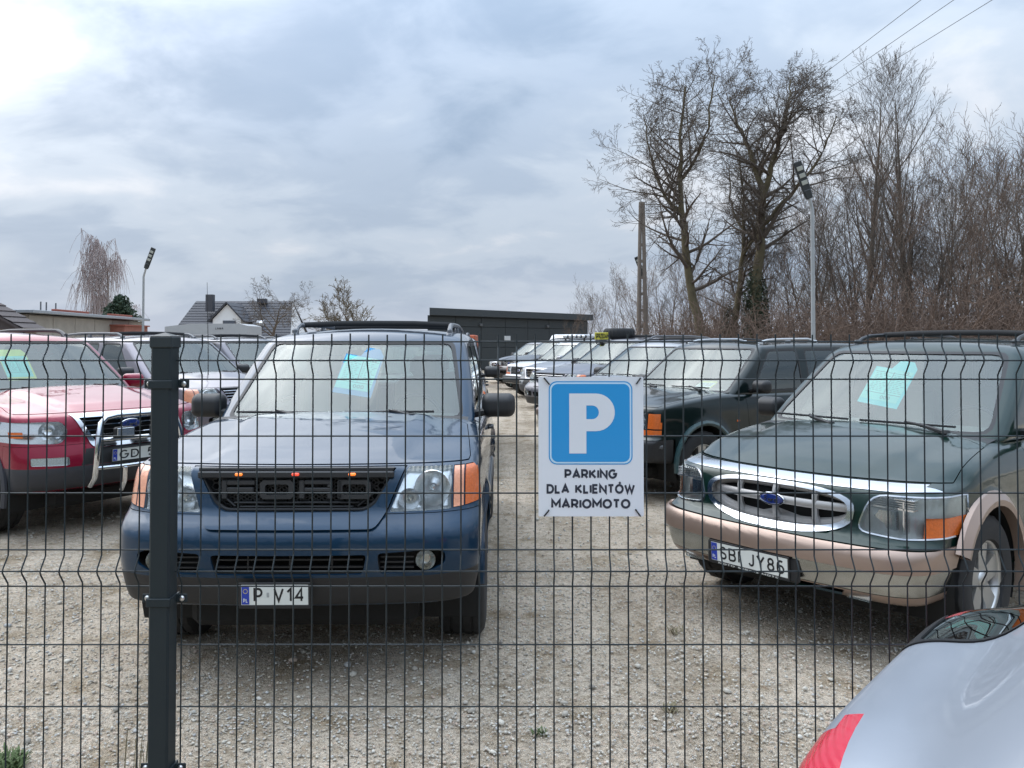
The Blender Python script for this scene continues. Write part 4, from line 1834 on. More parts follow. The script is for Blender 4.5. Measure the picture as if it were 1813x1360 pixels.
    for s in (-1, 1):
        si = take(car.low, car.fcut(mirx(round_poly([(.43, .562), (.66, .565), (.74, .60), (.74, .655), (.68, .672), (.42, .660)], .02), s), .6))
        o = car.part('fog_lamp_recess', bucket(si, (0, .12, 0)), M_BLACK)
        yy = car.ysurf(.60, .62)
        f = MB().lathe([(.0, .03), (.02, .03), (.040, .016), (.048, 0)], 24, Matrix.Translation((s * .645, yy + .03, .618)) @ Matrix.Rotation(R(90), 4, 'Z')).build('fog_lamp', M_DULLCHROME, o)
        MB().lathe([(0, -.012), (.03, -.009), (.048, -.001)], 24, Matrix.Translation((s * .645, yy + .026, .618)) @ Matrix.Rotation(R(90), 4, 'Z')).build('fog_lens', M_LENSCLEAR, o)
        b = MB()
        for z in (.585, .61, .635):
            b.box((s * .51, yy + .03, z), (.16, .02, .007))
        b.build('recess_slats', M_BLACK, o)
    # painted bumper skin
    bp = panel(car.low, None, 'y', lambda c, n: c.y < .62 and c.z < .9 and n.z > -.9, [((0, 0, .826), (0, 0, 1)), ((0, .46, 0), (0, 1, 0))], t=.003)
    flange(bp, .012)
    car.part('front_bumper', bp, car.paint)
    if plate:
        make_plate(root, plate, -.056, -.004, .475, .315, .098, R(4))


def build_suv_a(name, label, loc, rz, pm, group=None, letters=True, plate=None, detail=True, fine=1.0, rails=True):
    car = Car(STYLE_A, name, label, 'car', loc, rz, pm, group, fine)
    car.open_cabin()
    car.arches()
    front_blue(car, letters, plate=plate)
    car.doors([([(1.62, .50), (2.68, .50), (2.68, 1.30), (1.50, 1.30)], 2.52), ([(2.70, .50), (3.30, .50), (3.66, .86), (3.66, 1.30), (2.70, 1.30)], 3.50)])
    car.windows()
    car.cowl()
    car.interior()
    # side cladding strip
    for s in (-1, 1):
        MB().tube([(s * .905, 1.33, .62), (s * .921, 1.5, .62), (s * .921, 3.2, .62), (s * .905, 3.32, .62)], [(.012, .045)] * 4, 8, up=(0, 0, 1)).build('side_moulding', M_TRIM, car.root)
        make_mirror(car.root, s * .985, 1.62, 1.235, s, .25, .175)
        # arch lips
        for wy in STYLE_A['axles']:
            MB().tube([(s * .905, wy + math.cos(R(a)) * .435, .385 + math.sin(R(a)) * .435) for a in range(-8, 190, 11)], [(.02, .016)] * 18, 6).build('arch_lip', car.paint, car.root)
    make_wiper(car.root, (-.66, 1.245, 1.225), (-.14, 1.235, 1.222), (-.36, 1.20, 1.228), (-.25, 1.14, 1.205))
    make_wiper(car.root, (.02, 1.23, 1.225), (.58, 1.262, 1.225), (.35, 1.20, 1.23), (.45, 1.16, 1.205))
    for x in (-.33, .33):
        MB().box((x, 1.06, 1.208), (.025, .02, .010), bev=.003).build('washer_jet', M_BLACK, car.root)
    if rails:
        car.rails(.60, (2.55, 4.15), .06, mat('rail_grey', (.14, .145, .155), .45, .2), cross=(2.66, 3.8), r=.018, ends=.2)
    car.wheels(detail=detail)
    car.finish()
    return car


P_BLUE = paint('blue_paint', (0.006, 0.030, 0.064), .2, .34, .02)
blue = build_suv_a('parked_suv', 'dark blue four wheel drive with big block letters on its black grille', (-1.06, 3.75, 0), R(.6), P_BLUE,
                   'cars in the lot', True, 'P V14')


# ------------------------------------------------------------------ rounded green four wheel drive with gold trim
STYLE_B = dict(
    L=4.79, W=.885, axles=(.86, 3.70), wz=.365, arch=.415, tyre=.36, tyrew=.235, track=.755, flare=.022, hz=.93,
    top=[(0, .905), (.25, .965), (.7, 1.045), (1.25, 1.125), (1.6, 1.12), (4.79, 1.14)],
    crown=[(0, .03), (.6, .05), (1.3, .06), (4.79, .06)],
    zb=[(0, .30), (.5, .30), (.9, .34), (1.3, .36), (4.79, .38)],
    side=[(.28, .90), (.40, .955), (.55, .985), (.75, 1.0), (.90, .985), (1.02, .95), (1.12, .925)],
    plan=[(0, .955), (.4, .985), (.9, 1.0), (3.9, 1.0), (4.79, .95)],
    front=[(.28, .20), (.32, .10), (.36, .05), (.41, .025), (.47, .008), (.53, 0), (.58, .005), (.61, .03), (.63, .09), (.66, .12), (.80, .145), (.88, .175), (.92, .25)],
    rear=[(.4, .06), (.5, 0), (.72, .02), (1.2, .10)],
    bow=(.11, 1.35, .58), rad=(.11, .08, .05), ridge=(.46, .62, .016, .12),
    cabin=dict(zb=1.04, y0=1.24, y1=4.72, runf=.84, runr=.30, wb=.80, wr=.675, roof=[(0, 1.665), (.25, 1.70), (.6, 1.705), (1, 1.67)], crown=.045, bow=.12,
               windshield=(.735, .61, 1.105, 1.60, .07),
               side=[[(1.72, 1.10), (2.60, 1.11), (2.60, 1.59), (2.16, 1.585)], [(2.72, 1.11), (3.50, 1.12), (3.50, 1.59), (2.72, 1.59)],
                     [(3.62, 1.12), (4.48, 1.14), (4.30, 1.57), (3.62, 1.59)]],
               rearwin=(.62, .54, 1.14, 1.58, .06)))
M_GOLD = mat('gold_trim', (0.36, 0.262, 0.210), .36, .5, coat=.4, var=.06)
M_SILVERGRILLE = mat('silver_grille', (0.42, 0.41, 0.40), .42, .5, var=.06)


def superellipse(cx, cz, hw, hu, hl, n=32, p=2.6):
    pts = []
    for k in range(n):
        a = 2 * math.pi * k / n
        c, s = math.cos(a), math.sin(a)
        pts.append((cx + hw * math.copysign(abs(c) ** (2 / p), c), cz + (hu if s > 0 else hl) * math.copysign(abs(s) ** (2 / p), s)))
    return pts


def oval_emblem(parent, x, y, z, w=.15, rx=0.0):
    o = MB().lathe([(0, -.012), (w * .40, -.010), (w * .47, -.004), (w * .47, .012)], 28,
                   Matrix.Translation((x, y, z)) @ Matrix.Diagonal((1, 1, .42, 1)) @ Matrix.Rotation(R(90), 4, 'Z')).build(
        'emblem', mat('emblem_blue', (.012, .03, .16), .2, coat=.9), parent)
    MB().tube([(x + w / 2 * math.cos(a), y - .004, z + w * .21 * math.sin(a)) for a in np.linspace(0, 6.2832, 29)[:-1]], .005, 6, closed=True).build('emblem_rim', M_CHROME, o)
    letters(o, 'Ford', w * .20, .16, (x, y - .0135, z), M_CHROME, w * .52, .02)
    return o


def front_oval(car, plate=None, trim=None, grille_mat=None, amber=True):
    root = car.root
    trim = trim or car.paint
    gm = grille_mat or M_SILVERGRILLE
    car.hood(.915, [(-.79, -.2), (.79, -.2), (.815, .45), (.775, 1.08), (.66, 1.165), (0, 1.205), (-.66, 1.165), (-.775, 1.08), (-.815, .45)])
    # lamps
    for s in (-1, 1):
        poly = mirx(round_poly([(.480, .672), (.70, .655), (.91, .665), (.91, .864), (.545, .864)], [.06, .02, .05, .06, .07], 4), s)
        fs = cut(car.low, poly, 'y', lambda c, n: c.y < .60 and c.x * s > 0 and (n.y < 0 or n.x * s > .2))
        lm = take(car.low, fs)
        rim = dup_faces(lm.faces[:])
        hb = bucket(dup_faces(lm.faces[:]), (0, .05, 0))
        o = car.part('headlight', hb, M_OLDREFLECTOR)
        am = cut(lm, [(.775, .645), (1.0, .645), (1.0, .762), (.775, .762)] if s > 0 else [(-1.0, .645), (-.775, .645), (-.775, .762), (-1.0, .762)], 'y')
        ab = take(lm, am)
        move(ab, (0, .012, 0))
        car.part('turn_signal', ab, M_AMBER, o)
        b = MB()
        yy = car.ysurf(.62, .80)
        b.box((s * .60, yy + .045, .803), (.30, .05, .010))
        b.box((s * .70, yy + .05, .76), (.008, .06, .17))
        for q in range(4):
            b.box((s * .60, yy + .05, .815 + q * .012), (.30, .05, .003))
        b.build('lamp_divider', M_REFLECTOR, o)
        MB().box((s * .56, yy + .055, .735), (.20, .02, .11), bev=.02).build('reflector_bowl', M_CHROME, o)
        car.part('lens', lm, M_LENS, o)
        ed = [e for e in boundary(rim)]
        # bright rim of the lamp
        loop = []
        e = ed[0]
        v = e.verts[0]
        used = set()
        while True:
            loop.append(v.co.copy())
            nx_ = [q for q in v.link_edges if q.is_boundary and q not in used]
            if not nx_:
                break
            used.add(nx_[0])
            v = nx_[0].other_vert(v)
            if (v.co - loop[0]).length < 1e-6:
                break
        rim.free()
        MB().tube(loop, .0065, 5, closed=True).build('lamp_rim', M_CHROME, o)
    # chrome band under the hood and chrome ring round the oval grille
    band = panel(car.low, [(-.93, .880), (.93, .880), (.93, .9145), (-.93, .9145)], 'y', lambda c, n: c.y < .45, t=.002)
    flange(band, .02)
    for v in band.verts:
        v.co.y -= .006
    o_ring = superellipse(0, .768, .470, .108, .146, 36, 2.7)
    i_ring = superellipse(0, .768, .434, .086, .116, 36, 2.7)
    ring = take(car.low, cut(car.low, o_ring, 'y', lambda c, n: c.y < .5 and n.y < 0))
    op = take(ring, cut(ring, i_ring, 'y'))
    flange(ring, .03, (0, .05, 0))
    for v in ring.verts:
        v.co.y -= .010
    r_ = car.part('grille_ring', ring, M_CHROME)
    car.part('chrome_band', band, M_CHROME)
    g = car.part('grille', bucket(op, (0, .10, 0)), gm)
    yb = car.ysurf(0, .78)
    bars = MB()
    bars.tube([(-.425, yb + .070, .768), (-.2, yb + .02, .768), (0, yb + .012, .768), (.2, yb + .02, .768), (.425, yb + .070, .768)],
              [(.016, .024)] * 5, 8, up=(0, 0, 1))
    for x in (-.24, 0.0, .24):
        yy = yb + .025 + .13 * (x / .885) ** 2
        bars.tube([(x, yy + .02, .664), (x, yy, .71), (x, yy, .81), (x, yy + .02, .848)], [(.026, .024), (.017, .024), (.017, .024), (.026, .024)], 8, up=(0, 1, 0))
    inner = superellipse(0, .768, .426, .078, .108, 30, 2.7)
    pts = [(p[0], yb + .05 + .13 * (p[0] / .885) ** 2, p[1]) for p in inner]
    bars.tube(pts, [(.016, .022)] * len(pts), 6, closed=True)
    bars.build('grille_bar', gm, g)
    MB().prism(superellipse(0, .768, .418, .070, .100, 30, 2.7), yb + .085, yb + .095).build('grille_opening', M_VOID, g)
    oval_emblem(root, 0, yb - .012, .768, .155)
    # bumper: gold upper roll, bright middle band, gold lower valance
    def bcond(c, n):
        return c.y < .66 and c.z < .75 and n.z > -.92
    up = panel(car.low, None, 'y', bcond, [((0, 0, .615), (0, 0, 1)), ((0, 0, .500), (0, 0, -1)), ((0, .50, 0), (0, 1, 0))], t=.002)
    mid = panel(car.low, None, 'y', bcond, [((0, 0, .498), (0, 0, 1)), ((0, 0, .377), (0, 0, -1)), ((0, .50, 0), (0, 1, 0))], t=.002)
    low = take(car.low, cut(car.low, None, 'y', bcond, [((0, 0, .375), (0, 0, 1)), ((0, .50, 0), (0, 1, 0))]))
    for v in up.verts:
        v.co.y -= .018
        v.co.x *= 1.012
    flange(up, .05)
    flange(mid, .02)
    b = car.part('front_bumper', mid, M_DULLCHROME)
    car.part('bumper_top', up, trim, b)
    slot = cut(low, round_poly([(-.42, .322), (.42, .322), (.46, .368), (-.46, .368)], .01), 'y', lambda c, n: n.y < 0)
    sl = take(low, slot)
    flange(low, .02)
    car.part('bumper_valance', low, trim, b)
    car.part('valance_slot', bucket(sl, (0, .10, 0)), M_VOID, b)
    for s in (-1, 1):
        o = MB().box((s * .52, car.ysurf(.5, .36) + .015, .346), (.13, .03, .035), bev=.008).build('fog_lamp', M_LENSCLEAR, b)
        MB().box((s * .52, car.ysurf(.5, .36) + .03, .346), (.12, .02, .03), bev=.006).build('fog_reflector', M_REFLECTOR, b)
    if plate:
        bx = MB().box((-.06, .018, .425), (.60, .03, .14), bev=.015)
        bx.build('plate_recess', M_BLACK, root)
        make_plate(root, plate, -.07, -.006, .432, .50, .108, R(3), mini='MOTO SERWIS MOTO')


def build_suv_b(name, label, loc, rz, pm, group=None, trim=None, plate=None, detail=True, fine=1.0, rim_mat=None):
    car = Car(STYLE_B, name, label, 'car', loc, rz, pm, group, fine)
    car.open_cabin()
    car.arches()
    front_oval(car, plate, trim)
    car.doors([([(1.58, .46), (2.62, .46), (2.62, 1.22), (1.46, 1.22)], 2.46), ([(2.64, .46), (3.22, .46), (3.54, .82), (3.54, 1.22), (2.64, 1.22)], 3.40)])
    car.windows()
    car.cowl()
    car.interior()
    tm = trim or pm
    for s in (-1, 1):
        make_mirror(car.root, s * .955, 1.60, 1.16, s, .235, .165)
        MB().tube([(s * .87, 1.32, .52), (s * .893, 1.45, .52), (s * .893, 3.1, .52), (s * .87, 3.26, .52)], [(.014, .06)] * 4, 8, up=(0, 0, 1)).build('side_moulding', tm, car.root)
        for wy in STYLE_B['axles']:
            b = MB()
            vs_ = []
            n = 22
            for k in range(n + 1):
                a = R(-18 + 172 * k / n)
                ca, sa = math.cos(a), math.sin(a)
                for (rr, xx) in ((.405, .862), (.408, .918), (.440, .922), (.485, .892), (.492, .870)):
                    vs_.append((s * xx, wy + ca * rr, .365 + sa * rr))
            b.add(vs_, [(5 * k + j, 5 * k + j + 1, 5 * k + j + 6, 5 * k + j + 5) for k in range(n) for j in range(4)], True)
            b.build('wheel_arch_flare', tm, car.root)
    make_wiper(car.root, (-.66, 1.245, 1.150), (-.10, 1.20, 1.150), (-.34, 1.15, 1.152), (-.16, 1.09, 1.118))
    make_wiper(car.root, (-.02, 1.20, 1.150), (.56, 1.235, 1.148), (.40, 1.15, 1.150), (.55, 1.12, 1.118))
    car.rails(.56, (2.45, 4.05), .055, mat('rail_black', (.02, .021, .023), .4), cross=(2.7,), r=.014, ends=.28)
    car.wheels(detail=detail, rim_mat=rim_mat)
    car.finish()
    return car


P_GREEN = paint('green_paint', (0.002, 0.018, 0.013), .2, .30, .02)
green = build_suv_b('parked_suv', 'dark green four wheel drive with pinkish gold bumper trim and oval grille at the right', (1.39, 4.47, 0), R(-50.5), P_GREEN,
                    'cars in the lot', M_GOLD, 'SBI JY86')
# ------------------------------------------------------------------ red four wheel drive with bull bar
STYLE_C = dict(STYLE_A)
STYLE_C.update(
    front=[(.38, .14), (.43, .06), (.50, .02), (.58, .0), (.66, .005), (.74, .03), (.80, .055), (.90, .075), (1.0, .11), (1.06, .20)],
    bow=(.12, 1.3, .58), ridge=(.46, .60, .026, .10))
M_CLAD = mat('dark_cladding', (0.035, 0.037, 0.045), .55, var=.15)


def front_slats(car, plate=None, bullbar=True):
    root = car.root
    for s in (-1, 1):
        poly = mirx(round_poly([(.60, .795), (.93, .815), (.93, .985), (.585, .985), (.535, .90)], [.05, .03, .03, .04, .05], 3), s)
        fs = cut(car.low, poly, 'y', lambda c, n: c.y < .55 and c.x * s > 0 and (n.y < 0 or n.x * s > .2))
        lm = take(car.low, fs)
        o = car.part('headlight', bucket(dup_faces(lm.faces[:]), (0, .07, 0)), M_REFLECTOR)
        ab = take(lm, cut(lm, [(s * .84, .855), (s * .90, .855), (s * .90, .905), (s * .84, .905)], 'y'))
        move(ab, (0, .004, 0))
        car.part('turn_signal', ab, M_AMBER, o)
        car.part('lens', lm, M_LENSCLEAR, o)
        for (bx, bz, br) in ((s * .69, .905, .07), (s * .62, .835, .038)):
            MB().lathe([(.012, .05), (br * .5, .04), (br * .85, .018), (br, 0)], 20,
                       Matrix.Translation((bx, car.ysurf(bx, bz) + .02, bz)) @ Matrix.Rotation(R(90), 4, 'Z')).build('reflector_bowl', M_REFLECTOR, o)
    car.hood(1.046, [(-.80, -.2), (.80, -.2), (.845, .5), (.80, 1.10), (.70, 1.20), (.0, 1.245), (-.70, 1.20), (-.80, 1.10), (-.845, .5)])
    outer = round_poly([(-.36, .745), (.36, .745), (.50, 1.038), (-.50, 1.038)], [.04, .04, .01, .01])
    inner = round_poly([(-.325, .780), (.325, .780), (.445, 1.005), (-.445, 1.005)], [.04, .04, .01, .01])
    fr = take(car.low, car.fcut(outer, .5))
    op = take(fr, cut(fr, inner, 'y'))
    flange(fr, .03, (0, .05, 0))
    for v in fr.verts:
        v.co.y -= .012
    g = car.part('grille', bucket(op, (0, .10, 0)), M_VOID)
    car.part('grille_frame', fr, M_CHROME, g)
    for i in range(5):
        z = .808 + i * .042
        hw = .325 + (z - .78) * .53
        yy = car.ysurf(0, z)
        MB().tube([(-hw, yy + .045, z), (-hw * .5, yy + .022, z), (0, yy + .012, z), (hw * .5, yy + .022, z), (hw, yy + .045, z)], [(.018, .0075)] * 5, 6, up=(0, 0, 1)).build('slat', M_CHROME, g)
    oval_emblem(root, 0, car.ysurf(0, .93) - .012, .925, .19)
    # dark lower cladding with rectangular fog lamps
    low = take(car.low, cut(car.low, None, 'y', lambda c, n: c.y < .62 and c.z < .8 and n.z > -.9, [((0, 0, .60), (0, 0, 1)), ((0, .46, 0), (0, 1, 0))]))
    mid = take(car.low, car.fcut([(-.47, .602), (.47, .602), (.42, .74), (-.42, .74)], .5))
    flange(low, .02)
    b = car.part('lower_cladding', low, M_CLAD)
    flange(mid, .01)
    car.part('plate_panel', mid, M_BLACK, b)
    for s in (-1, 1):
        fl = take(car.low, car.fcut(mirx(round_poly([(.56, .615), (.82, .625), (.82, .69), (.56, .685)], .012), s), .5))
        o = car.part('fog_lamp', bucket(dup_faces(fl.faces[:]), (0, .04, 0)), M_REFLECTOR, b)
        car.part('lens', fl, M_LENS, b)
    bp = panel(car.low, None, 'y', lambda c, n: c.y < .62 and c.z < .9 and n.z > -.9, [((0, 0, .785), (0, 0, 1)), ((0, .46, 0), (0, 1, 0))], t=.003)
    flange(bp, .012)
    car.part('front_bumper', bp, car.paint)
    if plate:
        make_plate(root, plate, 0.02, -.03, .665, .50, .108, R(2))
    if bullbar:
        p = [(-.40, .02, .42), (-.41, -.07, .50), (-.41, -.10, .68), (-.39, -.09, .84), (-.36, -.07, .96), (-.31, -.065, 1.005), (-.22, -.065, 1.02)]
        full = p + [(-q[0], q[1], q[2]) for q in p[::-1]]
        o = MB().tube(full, .025, 12).build('bull_bar', M_CHROME, root)
        MB().tube([(-.41, -.09, .58), (-.2, -.11, .575), (.2, -.11, .575), (.41, -.09, .58)], .018, 10).build('cross_tube', M_CHROME, o)
        MB().tube([(-.40, -.085, .82), (0, -.10, .815), (.40, -.085, .82)], .016, 10).build('cross_tube', M_CHROME, o)
        for s in (-1, 1):
            MB().tube([(s * .16, -.05, .36), (s * .16, -.10, .44), (s * .16, -.11, .56)], .022, 10).build('support_tube', M_CHROME, o)
            la = MB().box((s * .17, -.10, .875), (.17, .06, .085), bev=.012).build('spot_lamp', M_BLACK, o)
            MB().box((s * .17, -.134, .875), (.155, .006, .07), bev=.002).build('spot_lens', M_REFLECTOR, o)


def build_suv_c(name, label, loc, rz, pm, group=None, plate=None, bullbar=True, detail=True, fine=1.0):
    car = Car(STYLE_C, name, label, 'car', loc, rz, pm, group, fine)
    car.open_cabin()
    car.arches()
    front_slats(car, plate, bullbar)
    car.doors([([(1.62, .50), (2.68, .50), (2.68, 1.30), (1.50, 1.30)], 2.52), ([(2.70, .50), (3.30, .50), (3.66, .86), (3.66, 1.30), (2.70, 1.30)], 3.50)])
    car.windows()
    car.cowl()
    car.interior()
    for s in (-1, 1):
        make_mirror(car.root, s * .985, 1.62, 1.235, s, .25, .175, pm)
        for wy in STYLE_C['axles']:
            MB().tube([(s * .905, wy + math.cos(R(a)) * .445, .385 + math.sin(R(a)) * .445) for a in range(-14, 196, 11)], [(.035, .022)] * 20, 6).build('arch_lip', M_CLAD, car.root)
        MB().tube([(s * .90, 1.33, .47), (s * .918, 1.5, .47), (s * .918, 3.1, .47), (s * .90, 3.28, .47)], [(.015, .09)] * 4, 8, up=(0, 0, 1)).build('side_cladding', M_CLAD, car.root)
    make_wiper(car.root, (-.66, 1.245, 1.225), (-.14, 1.235, 1.222), (-.36, 1.20, 1.228), (-.25, 1.14, 1.205))
    make_wiper(car.root, (.02, 1.23, 1.225), (.58, 1.262, 1.225), (.35, 1.20, 1.23), (.45, 1.16, 1.205))
    car.rails(.60, (2.55, 4.15), .06, mat('rail_dark', (.05, .05, .055), .45, .2), cross=(), r=.022, ends=.22)
    car.wheels(detail=detail)
    car.finish()
    return car


P_RED = paint('red_paint', (0.22, 0.005, 0.026), .2, .30, .03)
red = build_suv_c('parked_suv', 'dark red four wheel drive with a chrome bull bar at the left edge', (-3.43, 7.22, 0), R(57), P_RED, 'cars in the lot', 'GD 5E', True)

# ------------------------------------------------------------------ boxy four wheel drive with tall amber corner lamps
STYLE_D = dict(
    L=4.66, W=.88, axles=(.84, 3.68), wz=.37, arch=.415, tyre=.36, tyrew=.225, track=.755, flare=.030, hz=.96,
    top=[(0, 1.015), (.25, 1.05), (.7, 1.085), (1.25, 1.125), (1.6, 1.12), (4.66, 1.12)],
    crown=[(0, .02), (1.3, .03), (4.66, .04)], zb=[(0, .42), (.5, .38), (1.3, .38), (4.66, .42)],
    side=[(.34, .95), (.5, .985), (.7, 1.0), (.95, .99), (1.04, .965), (1.12, .94)],
    plan=[(0, .97), (.4, .99), (.9, 1.0), (3.9, 1.0), (4.66, .96)],
    front=[(.38, .10), (.44, .02), (.50, 0), (.62, 0), (.655, .02), (.67, .10), (.75, .115), (.95, .14), (1.02, .20)],
    rear=[(.4, .06), (.5, 0), (.72, .02), (1.2, .06)], bow=(.05, 1.0, .66), rad=(.08, .07, .045), ridge=(.50, .60, .014, .08),
    cabin=dict(zb=1.04, y0=1.26, y1=4.60, runf=.72, runr=.20, wb=.815, wr=.70, roof=[(0, 1.66), (.25, 1.685), (.6, 1.69), (1, 1.665)], crown=.04, bow=.08, rad=(.06, .08, .05),
               windshield=(.755, .655, 1.105, 1.60, .05),
               side=[[(1.66, 1.10), (2.58, 1.10), (2.58, 1.59), (2.06, 1.585)], [(2.70, 1.10), (3.48, 1.10), (3.48, 1.59), (2.70, 1.59)],
                     [(3.60, 1.10), (4.40, 1.10), (4.28, 1.57), (3.60, 1.59)]], rearwin=(.64, .58, 1.12, 1.58, .05)))


def build_suv_d(name, label, loc, rz, pm, group=None, detail=True, fine=1.0, bumper=None, lip=None, plate=None):
    car = Car(STYLE_D, name, label, 'car', loc, rz, pm, group, fine)
    car.open_cabin()
    car.arches()
    root = car.root
    for s in (-1, 1):
        car.lamp('headlight', mirx(round_poly([(.50, .765), (.715, .765), (.715, .925), (.50, .925)], .01), s), (0, .06, 0), bowls=((s * .61, .845, .07),), ymax=.5)
        amber_lamp(car, [(.722, .765), (.95, .765), (.95, .925), (.722, .925)], M_AMBER, s, .24)
        amber_lamp(car, [(.50, .690), (.95, .690), (.95, .757), (.50, .757)], M_AMBER, s, .24)
    car.hood(.985, [(-.78, -.2), (.78, -.2), (.80, .5), (.78, 1.10), (.66, 1.17), (0, 1.20), (-.66, 1.17), (-.78, 1.10), (-.80, .5)])
    op = take(car.low, car.fcut(round_poly([(-.47, .70), (.47, .70), (.47, .93), (-.47, .93)], .015), .4))
    g = car.part('grille', bucket(op, (0, .08, 0)), M_VOID)
    for k in range(5):
        z = .728 + k * .043
        MB().box((0, car.ysurf(0, z) + .02, z), (.93, .02, .014), bev=.004).build('slat', bumper or M_TRIM, g)
    oval_emblem(root, 0, car.ysurf(0, .82) - .004, .815, .15)
    bp = panel(car.low, None, 'y', lambda c, n: c.y < .6 and c.z < .8 and n.z > -.9, [((0, 0, .655), (0, 0, 1)), ((0, .42, 0), (0, 1, 0))], t=.003)
    for v in bp.verts:
        v.co.y -= .03
    flange(bp, .04)
    b = car.part('front_bumper', bp, bumper or M_BLACK)
    MB().tube([(-.86, .24, .585), (-.78, .03, .585), (-.5, -.035, .585), (0, -.042, .585), (.5, -.035, .585), (.78, .03, .585), (.86, .24, .585)], [(.012, .022)] * 7, 6, up=(0, 0, 1)).build('bumper_strip', M_TRIM, b)
    if plate:
        make_plate(root, plate, 0, -.048, .50, .50, .108)
    car.doors([([(1.56, .48), (2.60, .48), (2.60, 1.2), (1.50, 1.2)], 2.46), ([(2.62, .48), (3.20, .48), (3.52, .84), (3.52, 1.2), (2.62, 1.2)], 3.38)])
    car.windows()
    car.cowl()
    car.interior()
    for s in (-1, 1):
        make_mirror(root, s * .965, 1.62, 1.17, s, .24, .16)
        for wy in STYLE_D['axles']:
            MB().tube([(s * .890, wy + math.cos(R(a)) * .435, .37 + math.sin(R(a)) * .435) for a in range(-10, 192, 11)], [(.030, .024)] * 19, 6).build('arch_lip', lip or pm, root)
        MB().box((s * .882, 1.36, .80), (.012, .045, .022), bev=.004).build('side_repeater', M_AMBER, root)
    make_wiper(root, (-.62, 1.245, 1.150), (-.12, 1.215, 1.148), (-.34, 1.16, 1.152), (-.16, 1.10, 1.128))
    make_wiper(root, (.0, 1.215, 1.148), (.56, 1.245, 1.148), (.40, 1.16, 1.152), (.55, 1.12, 1.128))
    car.rails(.56, (2.25, 3.0), .045, mat('rail_bright', (.55, .56, .57), .35, .7), cross=(), r=.014, ends=.2)
    car.wheels(detail=detail)
    car.finish()
    return car


P_GREEN2 = paint('blackgreen_paint', (0.003, 0.010, 0.010), .15, .28, .02)
box_car = build_suv_d('parked_suv', 'blackish green boxy four wheel drive with tall amber corner lamps behind the sign', (.88, 8.75, 0), R(-57), P_GREEN2, 'cars in the lot',
                      lip=mat('arch_green', (.03, .07, .075), .35, coat=.6))


# ------------------------------------------------------------------ further cars of the two rows
def repaint(root, old, new):
    for o in root.children_recursive:
        for sl in o.material_slots:
            if sl.material == old:
                sl.link = 'OBJECT'
                sl.material = new


def another(src, old, new, name, label, loc, rz, drop=()):
    r = copy_tree(src.root)
    r.name = name
    r.location = loc
    r.rotation_euler = (0, 0, rz)
    r['label'] = label
    for o in [c for c in r.children if any(c.name.startswith(d) for d in drop)]:
        for q in list(o.children_recursive) + [o]:
            bpy.data.objects.remove(q)
    if new:
        repaint(r, old, new)
    return r


P_SILVER = paint('silver_paint', (0.22, 0.23, 0.25), .55, .35, .06)
P_GREY = paint('grey_paint', (0.105, 0.105, 0.125), .45, .32, .06)
P_MAUVE = paint('mauve_grey_paint', (0.19, 0.175, 0.20), .45, .32, .06)
P_WHITE = paint('white_paint', (0.66, 0.67, 0.68), 0.0, .35, .08)
P_BLACK = paint('black_paint', (0.012, 0.012, 0.015), .2, .28, .05)

suv_a2 = build_suv_a('parked_suv', 'grey four wheel drive right behind the red car in the left row', (-3.55, 11.1, 0), R(56), P_MAUVE, 'cars in the lot', False, None, False, .7)
another(suv_a2, P_MAUVE, P_GREY, 'parked_suv', 'dark grey four wheel drive, third in the left row', (-3.6, 15.0, 0), R(56))
another(suv_a2, P_MAUVE, P_SILVER, 'parked_suv', 'silver four wheel drive, fourth in the left row, half hidden by the blue car', (-3.6, 19.0, 0), R(55))
another(suv_a2, P_MAUVE, P_GREY, 'parked_suv', 'dark grey four wheel drive parked straight behind the blue one', (-1.22, 9.9, 0), R(2.0))
another(green, P_GREEN, P_SILVER, 'parked_suv', 'silver four wheel drive with oval grille just behind the top of the sign', (.72, 12.2, 0), R(-56), drop=('license_plate', 'plate_recess'))
another(suv_a2, P_MAUVE, P_GREY, 'parked_suv', 'grey four wheel drive, fourth in the right row, with the yellow sale board above', (.62, 16.0, 0), R(-56))
suv_c2 = another(red, P_RED, P_SILVER, 'parked_suv', 'silver four wheel drive with chrome grille, fifth in the right row', (.50, 19.8, 0), R(-56), drop=('license_plate', 'bull_bar'))
another(suv_a2, P_MAUVE, P_BLACK, 'parked_suv', 'black four wheel drive just before the dark hall, beyond the white off-roader', (-.25, 28.2, 0), R(-57))
another(green, P_GREEN, P_GREY, 'parked_suv', 'distant grey four wheel drive against the dark hall wall', (-.75, 32.6, 0), R(-56), drop=('license_plate', 'plate_recess'))
another(box_car, P_GREEN2, P_WHITE, 'parked_suv', 'white boxy off-roader at the far end of the right row', (.10, 24.0, 0), R(-58))


# ------------------------------------------------------------------ silver car on the near side of the fence
def ribbed_red():
    m = mat('ribbed_red_lens', (0.50, 0.008, 0.030), .22, coat=.5, var=.15, vscale=8)
    nt = m.node_tree
    if not any(n.type == 'TEX_WAVE' for n in nt.nodes):
        tc = nt.nodes.new('ShaderNodeTexCoord')
        w = nt.nodes.new('ShaderNodeTexWave')
        w.bands_direction = 'Z'
        w.inputs['Scale'].default_value = 42
        nt.links.new(tc.outputs['Object'], w.inputs['Vector'])
        bp = nt.nodes.new('ShaderNodeBump')
        bp.inputs['Strength'].default_value = .35
        bp.inputs['Distance'].default_value = .003
        nt.links.new(w.outputs['Fac'], bp.inputs['Height'])
        nt.links.new(bp.outputs[0], nt.nodes['Principled BSDF'].inputs['Normal'])
    return m


